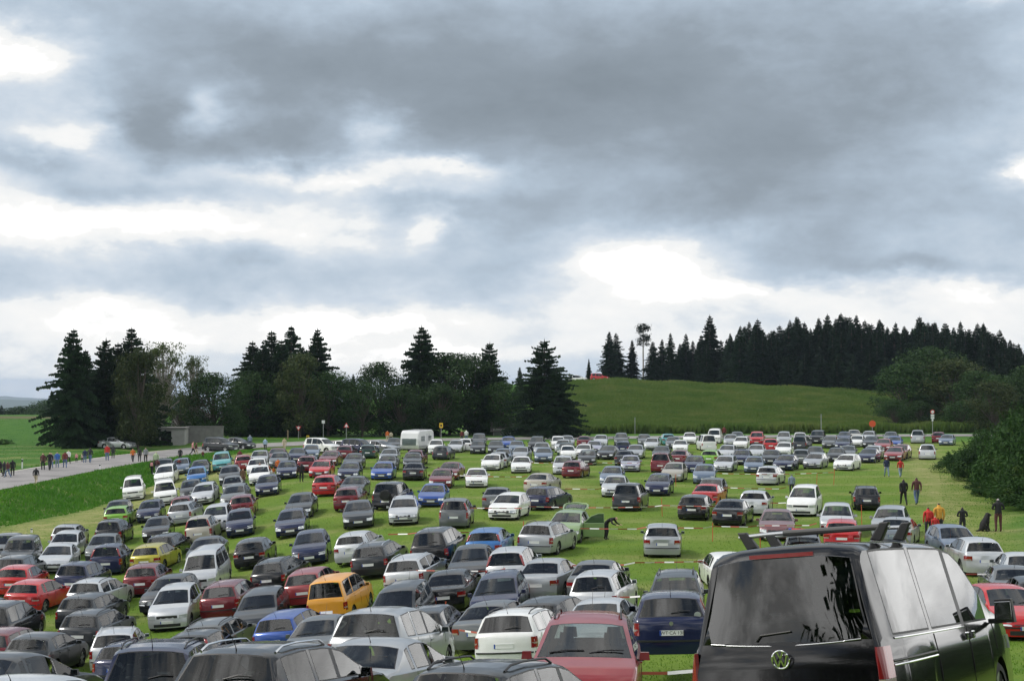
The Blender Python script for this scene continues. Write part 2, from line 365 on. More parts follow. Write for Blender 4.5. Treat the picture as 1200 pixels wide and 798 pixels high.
# type: L, W, H, topline [(y,z)...], keys cowl, wtop, rr (rear glass top), gb (rear glass bottom), belt (front, rear), B pillar, C pillar, end of side glass, wheels y, tumble, wheel r
TY = {
 'hb': dict(L=4.18,W=1.74,top=[(0,.66),(.12,.75),(.5,.86),(1.0,.945),(1.15,.975),(1.95,1.375),(2.2,1.43),(2.6,1.46),(3.2,1.44),(3.6,1.39),(3.72,1.35),(3.98,1.00),(4.1,.95),(4.18,.86)],
      c=1.15,wt=1.95,rr=3.72,gb=3.98,belt=(.83,.93),B=2.35,C=3.15,E=3.45,wh=(.80,3.32),tum=.20,r=.31,kind='hatchback'),
 'hb5': dict(L=4.22,W=1.76,top=[(0,.68),(.12,.78),(.5,.90),(.95,.975),(1.1,1.01),(2.0,1.40),(2.3,1.455),(2.7,1.485),(3.2,1.47),(3.6,1.42),(3.78,1.37),(4.02,1.04),(4.14,.98),(4.22,.88)],
      c=1.10,wt=2.0,rr=3.78,gb=4.02,belt=(.86,.97),B=2.40,C=3.2,E=3.42,wh=(.84,3.42),tum=.22,r=.32,kind='hatchback'),
 'sh': dict(L=3.75,W=1.65,top=[(0,.66),(.1,.76),(.45,.88),(.78,.95),(.9,.98),(1.6,1.36),(1.9,1.43),(2.2,1.45),(2.8,1.43),(3.2,1.38),(3.33,1.33),(3.58,.99),(3.68,.93),(3.75,.85)],
      c=.90,wt=1.6,rr=3.33,gb=3.58,belt=(.84,.94),B=2.1,C=2.95,E=3.05,wh=(.68,3.08),tum=.20,r=.29,kind='small hatchback'),
 'sd': dict(L=4.60,W=1.78,top=[(0,.63),(.14,.74),(.6,.85),(1.15,.925),(1.32,.955),(2.15,1.34),(2.4,1.40),(2.75,1.43),(3.1,1.415),(3.35,1.37),(3.45,1.34),(4.02,1.03),(4.4,1.00),(4.52,.97),(4.60,.86)],
      c=1.32,wt=2.15,rr=3.45,gb=4.02,belt=(.82,.94),B=2.45,C=3.2,E=3.42,wh=(.85,3.58),tum=.24,r=.31,kind='saloon'),
 'wg': dict(L=4.62,W=1.76,top=[(0,.64),(.14,.74),(.6,.86),(1.1,.935),(1.25,.965),(2.05,1.36),(2.35,1.42),(2.7,1.45),(3.4,1.46),(4.0,1.43),(4.22,1.38),(4.46,.99),(4.55,.95),(4.62,.85)],
      c=1.25,wt=2.05,rr=4.22,gb=4.46,belt=(.83,.93),B=2.42,C=3.2,E=4.1,wh=(.84,3.52),tum=.21,r=.31,kind='estate car'),
 'cm': dict(L=4.22,W=1.76,top=[(0,.72),(.12,.83),(.45,.96),(.85,1.04),(.98,1.07),(1.85,1.50),(2.1,1.56),(2.5,1.61),(3.2,1.605),(3.7,1.56),(3.84,1.52),(4.06,1.06),(4.15,1.0),(4.22,.9)],
      c=.98,wt=1.85,rr=3.84,gb=4.06,belt=(.92,1.02),B=2.3,C=3.1,E=3.68,wh=(.78,3.38),tum=.22,r=.31,kind='compact people carrier'),
 'mp': dict(L=4.65,W=1.82,top=[(0,.74),(.12,.86),(.5,1.0),(.9,1.09),(1.02,1.12),(1.98,1.61),(2.25,1.68),(2.7,1.73),(3.6,1.735),(4.15,1.70),(4.30,1.65),(4.50,1.10),(4.58,1.04),(4.65,.92)],
      c=1.02,wt=1.98,rr=4.30,gb=4.50,belt=(.97,1.06),B=2.5,C=3.35,E=4.15,wh=(.88,3.72),tum=.22,r=.32,kind='people carrier'),
 'vn': dict(L=4.75,W=1.84,top=[(0,.82),(.1,.95),(.45,1.09),(.72,1.15),(.82,1.18),(1.48,1.76),(1.7,1.86),(2.1,1.93),(3.8,1.94),(4.45,1.91),(4.56,1.85),(4.68,1.18),(4.72,1.12),(4.75,.9)],
      c=.82,wt=1.48,rr=4.56,gb=4.68,belt=(1.05,1.12),B=2.0,C=3.1,E=4.35,wh=(.92,3.80),tum=.20,r=.32,kind='van'),
 'bv': dict(L=4.35,W=1.74,top=[(0,.80),(.1,.92),(.5,1.04),(.85,1.10),(1.0,1.13),(1.75,1.62),(2.0,1.70),(2.4,1.75),(3.4,1.76),(4.02,1.73),(4.14,1.68),(4.26,1.13),(4.31,1.08),(4.35,.9)],
      c=1.0,wt=1.75,rr=4.14,gb=4.26,belt=(.98,1.06),B=2.3,C=3.1,E=3.95,wh=(.80,3.45),tum=.15,r=.31,kind='boxy van'),
 'sv': dict(L=4.45,W=1.82,top=[(0,.82),(.12,.95),(.6,1.04),(1.05,1.09),(1.2,1.12),(1.85,1.60),(2.1,1.69),(2.5,1.74),(3.4,1.74),(3.95,1.71),(4.12,1.66),(4.32,1.14),(4.39,1.09),(4.45,.95)],
      c=1.20,wt=1.85,rr=4.12,gb=4.32,belt=(1.0,1.06),B=2.3,C=3.1,E=3.95,wh=(.85,3.50),tum=.17,r=.36,kind='off-roader'),
 't5': dict(L=4.89,W=1.90,top=[(0,.88),(.08,1.0),(.4,1.13),(.72,1.20),(.84,1.23),(1.62,1.80),(1.85,1.89),(2.3,1.94),(3.2,1.955),(4.2,1.955),(4.55,1.94),(4.62,1.90),(4.66,1.85),(4.81,1.14),(4.85,1.06),(4.89,.9)],
      c=.84,wt=1.62,rr=4.66,gb=4.81,belt=(1.05,1.10),B=2.15,C=3.35,E=4.45,wh=(.95,3.95),tum=.17,r=.33,kind='van'),
}
SUFF = {}
def smooth_top(T):
    ys = np.array([p[0] for p in T['top']]); zs = np.array([p[1] for p in T['top']])
    return lambda y: float(np.interp(y, ys, zs))
def car_fn(T):
    L, Wd = T['L'], T['W']; H = max(z for _, z in T['top']); top = smooth_top(T); w = Wd/2
    def hw(y):                                             # half width in plan
        t = (y - L*.5)/(L*.5); return w*(1 - .085*abs(t)**5 - .012*t*t)
    def side(z):                                           # inset of the flank at height z
        a = .045*max(0, (.42-z)/.24)**1.6 if z < .42 else 0
        b = .035*max(0, (z-.72)/.3)**1.5
        return a + min(b, .05)
    def belt(y): 
        b = T['belt'][0] + (T['belt'][1]-T['belt'][0])*y/L
        return min(b, top(y) - .055)
    cF, cR = .20, .15
    if T in (TY['vn'], TY['t5'], TY['bv'], TY['sv']): cF, cR = .17, .075
    def warp(x, y, z):
        q = min(1.0, abs(x)/w)
        sF = max(0, 1-y/.9); sR = max(0, 1-(L-y)/.7)
        bf = .05 if z < .52 else .05*max(0, 1-(z-.52)/.06)
        br = .055 if z < .56 else .055*max(0, 1-(z-.56)/.06)
        y2 = y + sF**1.3*(cF*q**2.6 - bf - .02) - sR**1.3*(cR*q**2.6 - br - .02)
        hatc = max(0, 1-abs(y-T['c'])/.9); y2 -= hatc*.13*(1-q*q)*(z > .8)
        hr = max(0, 1-abs(y-T['gb'])/.6); y2 += hr*.05*(1-q*q)*(z > .8)*(1-sR)
        return y2
    return top, hw, side, belt, warp, H, w
def build_type(key):
    T = TY[key]; L = T['L']; top, hw, side, belt, warp, H, w = car_fn(T)
    zl0 = .21 if key not in ('sv',) else .30
    r = T['r']; Ra = r + .055; st = set()
    for y, _ in T['top']: st.add(round(y, 3))
    for yw in T['wh']:
        for k in (-1.0, -.985, -.86, -.62, -.3, 0, .3, .62, .86, .985, 1.0): st.add(round(yw + k*Ra, 3))
    A = T['c'] + .30
    fr = [A, T['wt'], T['B']-.045, T['B']+.045, T['C']-.045, T['C']+.045, T['E']]
    for y in fr: st.add(round(y, 3))
    for k in range(1, 6): st.add(round(T['c'] + (T['wt']-T['c'])*k/6, 3)); 
    for y in np.arange(.25, L, .3): 
        if min(abs(y-s) for s in st) > .1: st.add(round(float(y), 3))
    st = sorted(s for s in st if 0 <= s <= L); ns = len(st)
    # drop near duplicates
    out = [st[0]]
    keep = {round(v,3) for v in fr + [T['c'],T['wt'],T['rr'],T['gb'],L]} | {round(yw+k*Ra,3) for yw in T['wh'] for k in (-1.0,-.985,.985,1.0)}
    for s in st[1:]:
        if s - out[-1] < .018 and s not in keep: continue
        out.append(s)
    st = out; ns = len(st)
    ts = [0, .22, .5, .78, 1.0]; NR = 11                     # rows 0..10, 10 = centre line
    def section(y):
        zl = zl0
        for yw in T['wh']:
            d = abs(y-yw)
            if d < Ra*.992: zl = max(zl, r - .0 + math.sqrt(max(0, Ra*Ra-d*d)))
        zb = belt(y); W0 = hw(y); zl = min(zl, zb-.05); pts = []
        for t in ts:
            z = zl + (zb-zl)*t; pts.append((W0 - side(z), z))
        zt = top(y); k = min(1, (zt-zb)/.34); xb = W0 - side(zb)
        def xg(z): return xb - .035*min(1, k*1.4+.3) - T['tum']*max(0, (z-zb)/(H-zb))**1.12
        z5 = zb + .03*k + .006; z6 = zt - .085*k - .012*(1-k)
        if z6 <= z5: z6 = z5 + .006
        pts.append((xg(z5)+.01, z5)); pts.append((xg(z6), z6))
        z7 = zt - .028*k - .012; x7 = xg(z7) - .035 - .03*k
        if z7 <= z6: z7 = z6 + .003
        pts.append((x7, z7)); pts.append((x7*.68, zt - .008 - .004*k)); pts.append((x7*.34, zt-.002)); pts.append((0, zt))
        return pts
    secs = [section(y) for y in st]
    V = []; idx = {}
    for i, y in enumerate(st):
        for j, (x, z) in enumerate(secs[i]):
            for s in ((1, -1) if j < NR-1 else (1,)):
                idx[(i, j, s)] = len(V); V.append((s*x, warp(x, y, z) - L/2, z))
                if j == NR-1: idx[(i, j, -1)] = idx[(i, j, 1)]
    groups = {}
    def addf(name, f): groups.setdefault(name, []).append(f)
    e = 1e-4
    for i in range(ns-1):
        ya, yb = st[i], st[i+1]
        for j in range(NR-1):
            for s in (1, -1):
                f = (idx[(i,j,s)], idx[(i+1,j,s)], idx[(i+1,j+1,s)], idx[(i,j+1,s)])
                if s < 0: f = f[::-1]
                name = 'body'
                if j >= 7 and ya >= T['c']-e and yb <= T['wt']+e: name = 'windscreen'
                elif j >= 7 and ya >= T['rr']-e and yb <= T['gb']+e: name = 'rear_window'
                elif j == 5 and ya >= A-e and yb <= T['B']-.045+e: name = 'side_window_0_%d' % s
                elif j == 5 and ya >= T['B']+.045-e and yb <= T['C']-.045+e: name = 'side_window_1_%d' % s
                elif j == 5 and ya >= T['C']+.045-e and yb <= T['E']+e: name = 'side_window_2_%d' % s
                elif j == 5 and ya >= T['B']-.045-e and yb <= T['B']+.045+e: name = 'pillar'
                if len(set(f)) < 4: f = tuple(dict.fromkeys(f))
                addf(name, f)
    # end caps: columns follow rows 4..10, with the flank rows 0..4 as heights
    for i, sgn in ((0, 1), (ns-1, -1)):
        y = st[i]; sec = secs[i]; zs = [sec[j][1] for j in range(5)]
        for s in (1, -1):
            grid = []
            for c in range(0, NR-4):
                xc = sec[4+c][0]; ztop = sec[4+c][1]; colv = []
                for j in range(4):
                    if c == 0: colv.append(idx[(i, j, s)])
                    else:
                        x = xc*(sec[j][0]/sec[4][0]); z = zs[j]
                        colv.append(len(V)); V.append((s*x, warp(x, y, z) - L/2, z))
                colv.append(idx[(i, 4+c, s)]); grid.append(colv)
            for c in range(len(grid)-1):
                for j in range(4):
                    f = (grid[c][j], grid[c+1][j], grid[c+1][j+1], grid[c][j+1])
                    if s*sgn > 0: f = f[::-1]
                    addf('body', tuple(dict.fromkeys(f)))
    parts = {}
    def sub(name, faces, mats, smooth=40, thick=None):
        used = sorted({v for f in faces for v in f}); mp = {v: k for k, v in enumerate(used)}
        vs = [V[v] for v in used]; fs = [tuple(mp[v] for v in f) for f in faces]
        return mesh(key + '_' + name, vs, fs, mats, smooth=smooth)
    BODYM = [paint('silver'), PLAST]
    bf = groups['body'] + groups.get('pillar', []); fm = [0]*len(groups['body']) + [1]*len(groups.get('pillar', []))
    used = sorted({v for f in bf for v in f}); mp_ = {v: k for k, v in enumerate(used)}
    parts['body'] = mesh(key+'_body', [V[v] for v in used], [tuple(mp_[v] for v in f) for f in bf], BODYM, fm, 38)
    for n in groups:
        if n.startswith(('windscreen', 'rear_window', 'side_window')):
            me = sub(n, groups[n], [GLASS, PLAST], None)
            if not (key == 't5' and n == 'rear_window'):
                import bmesh
                bm = bmesh.new(); bm.from_mesh(me); bmesh.ops.recalc_face_normals(bm, faces=bm.faces)
                rr_ = bmesh.ops.inset_region(bm, faces=bm.faces[:], thickness=.020, depth=0, use_even_offset=True, use_boundary=True)
                for f in rr_['faces']: f.material_index = 1
                bm.to_mesh(me); bm.free()
            me.shade_smooth(); parts[n] = me
    # perimeter patches (lamps, plates, grille)
    def P(s_, z, end, off=0.012):
        """s_ metres from the centre line along the bumper, then back along the flank"""
        sg = 1 if s_ >= 0 else -1; a = abs(s_); wz = hw(0 if end == 'F' else L) - side(z)
        if a <= wz: x = a; y = 0 if end == 'F' else L
        else: x = wz; y = (a-wz) if end == 'F' else L-(a-wz); x = hw(y) - side(z)
        yy = warp(x, y, z)
        o = off*min(1, 1); nx = .0 if a < wz*.8 else min(1, (a-wz*.8)/(wz*.2)); 
        ny = -1 if end == 'F' else 1; nl = math.hypot(nx, 1 if a <= wz*1.02 else .3)
        return (sg*(x + o*nx/nl), yy + ny*o/nl*(1 if a <= wz*1.02 else .3) - L/2, z)
    def patch(mb, end, s0, s1, zb_, zt_, mi=0, off=.014, n=5, m=2):
        f0 = zb_ if callable(zb_) else (lambda t: zb_); f1 = zt_ if callable(zt_) else (lambda t: zt_)
        vs = []
        for lay in (off, -.02):
            for a in range(n+1):
                t = a/n; s_ = s0+(s1-s0)*t
                for b in range(m+1):
                    z = f0(t) + (f1(t)-f0(t))*b/m
                    vs.append(P(s_, z, end, lay))
        k = m+1; N0 = (n+1)*k; fs = []
        for a in range(n):
            for b in range(m): fs.append((a*k+b, (a+1)*k+b, (a+1)*k+b+1, a*k+b+1))
        ring = [a*k for a in range(n+1)] + [n*k+b for b in range(1, k)] + [a*k+m for a in range(n-1, -1, -1)] + [b for b in range(m-1, 0, -1)]
        for q in range(len(ring)):
            r0, r1 = ring[q], ring[(q+1) % len(ring)]; fs.append((r0, r0+N0, r1+N0, r1))
        if (s1 < s0) != (end == 'R'): fs = [f[::-1] for f in fs]
        if end == 'R': fs = [f[::-1] for f in fs]; fs = [f[::-1] for f in fs]
        mb.add(vs, fs, mi)
    T['patch'] = patch; T['P'] = P
    zf = top(.02); ze = T['top'][-1][1]
    for s in (1, -1):
        h = MB(); patch(h, 'F', s*w*.56, s*w*1.10, lambda t: zf-.18+.03*t, lambda t: zf-.035+.03*t)
        parts['headlight_%d' % s] = h.me(key+'_headlight', [HEAD], 60)
        tl = MB()
        if key in ('cm', 'wg', 'mp', 'sv', 'vn', 't5', 'bv'):
            z0, z1 = (.60, 1.0) if key in ('wg', 'cm') else ((.62, 1.05) if key != 't5' else (.70, 1.06))
            z1 = min(z1, ze+.02)
            patch(tl, 'R', s*w*.80, s*w*1.13, z0, z1, 0); patch(tl, 'R', s*w*.83, s*w*1.08, z0+.09, z0+.135, 1, off=.017)
        else:
            patch(tl, 'R', s*w*.62, s*w*1.12, ze-.20, ze-.02, 0); patch(tl, 'R', s*w*.66, s*w*1.05, ze-.20, ze-.145, 1, off=.018)
        parts['taillight_%d' % s] = tl.me(key+'_taillight', [TAIL, CLEAR], 60)
    g = MB(); patch(g, 'F', -w*.48, w*.48, zf-.155, zf-.045, 0, off=.008, n=8)
    parts['grille'] = g.me(key+'_grille', [PLAST], 60)
    g = MB(); patch(g, 'F', -w*.62, w*.62, .25, .37, 0, off=.006, n=8)
    parts['air_intake'] = g.me(key+'_intake', [PLAST], 60)
    for end, nm, z in (('F', 'number_plate_f', .44), ('R', 'number_plate_r', .66 if key in ('hb','sd','sh','wg','hb5','cm','mp') else .60)):
        g = MB(); patch(g, end, -.26, .26, z-.055, z+.055, 0, off=.02, n=4)
        patch(g, end, -.26 if end == 'F' else .26, -.222 if end == 'F' else .222, z-.054, z+.054, 1, off=.0225, n=2)
        parts[nm] = g.me(key+nm, [PLATE, PBLUE], 60)
    for end in 'FR':
        g = MB(); patch(g, end, -w*1.16, w*1.16, .435 if end == 'F' else .47, .475 if end == 'F' else .51, 0, off=.012, n=22, m=1)
        parts['bumper_strip_'+end] = g.me(key+'_strip', [PLAST], 60)
    ub = MB(); ub.box((0, 0, .37), (2*w-.56, L-.5, .40)); 
    for yw in T['wh']: ub.tube([(-w+.2, yw-L/2, r), (w-.2, yw-L/2, r)], .05, 6)
    parts['underbody'] = ub.me(key+'_underbody', [UNDER])
    mi = MB(); ym = T['c']+.38; zm = belt(ym)+.09
    xs = hw(ym) + .065
    mi.box((xs, ym-L/2, zm), (.17, .09, .12), 0, taper=.8); mi.box((xs-.07, ym-L/2+.0, zm-.06), (.12, .05, .03), 1); mi.box((xs, ym-L/2+.048, zm), (.14, .008, .09), 2)
    parts['mirror_1'] = mi.me(key+'_mirror', [paint('silver'), PLAST, GLASS])
    m2 = MB(); m2.box((-xs, ym-L/2, zm), (.17, .09, .12), 0, taper=.8); m2.box((-xs+.07, ym-L/2, zm-.06), (.12, .05, .03), 1); m2.box((-xs, ym-L/2+.048, zm), (.14, .008, .09), 2)
    parts['mirror_-1'] = m2.me(key+'_mirror', [paint('silver'), PLAST, GLASS])
    # cabin: dashboard, front seats, rear bench with headrests, parcel shelf
    sc = T['belt'][1]; fl = .58; d_ = MB(); yd = T['c']+.22; d_.box((0, yd-L/2, (belt(yd)-.03+fl)/2), (2*hw(yd)-.34, .42, belt(yd)-.03-fl)); 
    d_.tube([(-.37+.16*math.cos(a), yd+.30-L/2-.05*math.sin(a), belt(yd)-.02+.15*math.sin(a)) for a in np.linspace(0, 6.283, 15)], .014, 5, 0, False); parts['dash'] = d_.me(key+'_dashboard', [PLAST])
    def seat(wd, ht):
        s_ = MB(); s_.box((0, -.05, .10), (wd, .50, .18)); s_.box((0, .24, .40), (wd*.92, .13, .62), rot=(R(-14),0,0), taper=.88)
        for hx in ((0,) if wd < .8 else (-.38, .38)):
            s_.tube([(hx,.32,.70),(hx,.33,.80)], .02, 5); s_.box((hx, .335, .84), (.25,.10,.17), rot=(R(-10),0,0), taper=.85)
        return s_
    hs_ = max(0, H-1.45)*.5; T['fl'] = .27 + hs_*1.3; T['seaty'] = (T['B']-.15-L/2, T['C']+.15-L/2)
    parts['seat'] = seat(.50, .6).me(key+'_seat', [SEAT]); parts['bench'] = seat(1.26, .6).me(key+'_bench', [SEAT])
    ps_ = MB(); ya_ = T['C']+.45
    if key in ('hb','hb5','sh','sd','cm'): ps_.box((0, (ya_+T['gb'])/2-L/2, sc-.03), (1.2, max(.2, T['gb']-ya_), .03))
    else: ps_.box((0, (ya_+T['gb'])/2-L/2, sc-.12), (1.2, max(.2, T['gb']-ya_-.1), .03))
    parts['shelf'] = ps_.me(key+'_shelf', [SEAT])
    # wheel: tyre and rim
    for s in (1, -1):
        ty = MB(); prof = [(.0, r-.09), (.0, r-.03), (.025, r), (.17, r), (.195, r-.03), (.195, r-.09)]; n = 22
        vs = [(s*(-p[0]), p[1]*math.cos(2*math.pi*k/n), p[1]*math.sin(2*math.pi*k/n)) for p in prof for k in range(n)]
        fs = [(i*n+k, (i+1)*n+k, (i+1)*n+(k+1) % n, i*n+(k+1) % n) for i in range(len(prof)-1) for k in range(n)]
        if s < 0: fs = [f[::-1] for f in fs]
        ty.add(vs, fs); parts['tyre_%d' % s] = ty.me(key+'_tyre', [TYRE], 50)
        rm = MB(); rr = r-.09
        nn = 10; vs = [(-s*.035, 0, 0)]; ms = []
        for k in range(nn*2):
            a = math.pi*k/nn; vs.append((-s*.02, rr*math.cos(a), rr*math.sin(a)))
        for k in range(nn*2):
            a = math.pi*k/nn; vs.append((-s*.03, rr*.45*math.cos(a), rr*.45*math.sin(a)))
        fs = []; fmi = []
        for k in range(nn*2):
            k2 = (k+1) % (nn*2); fs.append((1+k, 1+k2, 1+2*nn+k2, 1+2*nn+k)); fmi.append(0 if k % 4 < 2 else 1)
            fs.append((1+2*nn+k, 1+2*nn+k2, 0)); fmi.append(0)
        if s > 0: pass
        else: fs = [f[::-1] for f in fs]
        parts['rim_%d' % s] = mesh(key+'_rim', vs, fs, [RIM, UNDER], fmi)
    # trims
    for s in (1, -1):
        rl = MB(); y0, y1 = T['wt']+.35, (T['rr']-.2 if T['rr']-T['wt'] > 1.4 else T['rr']-.1)
        pts = []
        for k in range(9):
            y = y0 + (y1-y0)*k/8; secp = section(y); x, z = secp[7]; lift = .055*min(1, min(k, 8-k)/1.0) + .0
            pts.append((s*(x-.01), warp(x, y, z)-L/2, z+.005+lift))
        rl.tube(pts, .017, 6); parts['rail_%d' % s] = rl.me(key+'_rail', [PLAST], 60)
        for hi, y in enumerate((T['B']-.15, T['C']-.10)):
            hd = MB(); z = belt(y)-.10; hd.box((s*(hw(y)-side(z)+.012), y-L/2, z), (.03, .16, .03)); parts['handle%d_%d' % (hi, s)] = hd.me(key+'_handle', [PLAST])
        sm_ = MB()
        for y in (T['c']+.12, T['B']+.0, T['C']+.02):
            zt_ = belt(y)
            for (za, zb__) in ((.24, .5), (.5, .75), (.75, zt_)):
                if any(abs(y-yw) < Ra for yw in T['wh']) and za < .7: continue
                xa, xb_ = hw(y)-side(za), hw(y)-side(zb__)
                sm_.tube([(s*xa, y-L/2, za), (s*xb_, y-L/2, zb__)], .005, 4)
        parts['seam_%d' % s] = sm_.me(key+'_door_seam', [UNDER])
    an = MB(); y = T['rr']-.15; z = top(y); an.tube([(0, y-L/2, z-.01), (0, y-L/2+.03, z+.05), (0, y-L/2+.32, z+.34)], [.012, .006, .0025], 5)
    parts['antenna'] = an.me(key+'_antenna', [PLAST])
    wi = MB(); yb_, yt_ = T['gb'], T['rr']; y = yb_ - (yb_-yt_)*.18; z = top(y)
    wi.tube([(0, warp(0,y,z)-L/2+.02, z+.005), (-.22, warp(.22,y,z)-L/2+.02, z+.06), (-.42, warp(.42,y,z)-L/2+.02, z+.05)], .012, 5)
    parts['wiper_r'] = wi.me(key+'_wiper', [PLAST])
    wf = MB(); y = T['c']+.10; z = top(y)
    for x0, x1 in ((-.55, .0), (.08, .62)): wf.tube([(x0, warp(abs(x0),y,z)-L/2, z+.0), ((x0+x1)/2, warp(0,y+.06,z)-L/2, top(y+.05)+.014), (x1, warp(abs(x1),y+.05,z)-L/2, top(y+.05)+.012)], .010, 5)
    parts['wiper_f'] = wf.me(key+'_wipers', [PLAST])
    # trims round the glass seen as black rubber
    T['parts'] = parts; T['section'] = section; T['fn'] = (top, hw, side, belt, warp, H, w)
for k in TY: build_type(k)

CARS = []                                             # filled by add_car, used for neighbours and labels
HALF = {}
def add_car(u, v, typ, face, a, colour, label=None, extra=(), hidden=False, glass=None, yaw=None, Y=None):
    CARS.append(dict(Y=Y, u=u, v=v, typ=typ, face=face, a=a, colour=colour, label=label, extra=extra, glass=glass, yaw=yaw))
def solve():
    for c in CARS:
        T = TY[c['typ']]; H = T['fn'][5]
        if c.get('Y'):
            y = c['Y']; a_, s_ = ray(c['u'], c['v']+.6); x = a_*y; c['z'] = CZ + s_*y - H; c['fix'] = True
            print('near car', c['colour'], c['typ'], 'ground gap', round(c['z']-gz(x, y), 2))
        else: x, y, z = place(c['u'], c['v']+.6, H-.01)
        c['x'], c['y'] = x, y
        # the silhouette's top is the roof; the car's middle lies roughly below it
        b = math.atan2(x, y)                          # bearing clockwise from +Y
        # heading angle of the car's axis, clockwise from +Y; positive a shows the flank on the right of the picture
        c['ax'] = b + R(c['a']*.80 - 2.0) if c['yaw'] is None else R(c['yaw'])
    # push apart overlapping footprints along the sight line
    def corners(c, pad=.06):
        T = TY[c['typ']]; l, w = T['L']/2+pad, T['W']/2+pad; s_, k = math.sin(c['ax']), math.cos(c['ax'])
        f = np.array([s_, k]); g = np.array([k, -s_]); o = np.array([c['x'], c['y']])
        return [o+f*l+g*w, o+f*l-g*w, o-f*l-g*w, o-f*l+g*w], (f, g)
    def overlap(p, q):
        A, ax = corners(p); B, bx = corners(q); best = 9
        for n in (*ax, *bx):
            a = [v @ n for v in A]; b = [v @ n for v in B]
            d = min(max(a), max(b)) - max(min(a), min(b))
            if d <= 0: return 0
            best = min(best, d)
        return best
    for it in range(60):
        moved = 0
        for i, p in enumerate(CARS):
            for q in CARS[i+1:]:
                if abs(p['x']-q['x']) > 6 or abs(p['y']-q['y']) > 6: continue
                d = overlap(p, q)
                if d > 0:
                    near, far = (p, q) if p['y'] < q['y'] else (q, p); st = min(.3, d*.5+.03)
                    if near.get('fix') and far.get('fix'): continue
                    if near.get('fix'): k1, k2 = 0, 1
                    elif far.get('fix'): k1, k2 = 1, 0
                    else: k1, k2 = .5, .5
                    for c, k in ((near, -k1), (far, k2)):
                        s = 1 + k*st/c['y']; c['x'] *= s; c['y'] *= s
                    # small sideways separation too
                    g = .04 if p['x'] < q['x'] else -.04
                    if not p.get('fix'): p['x'] -= g
                    if not q.get('fix'): q['x'] += g
                    moved += 1
        if not moved: break
    print('relax', it, 'left', moved, 'cars', len(CARS))
TRIM = {'silver': 1}
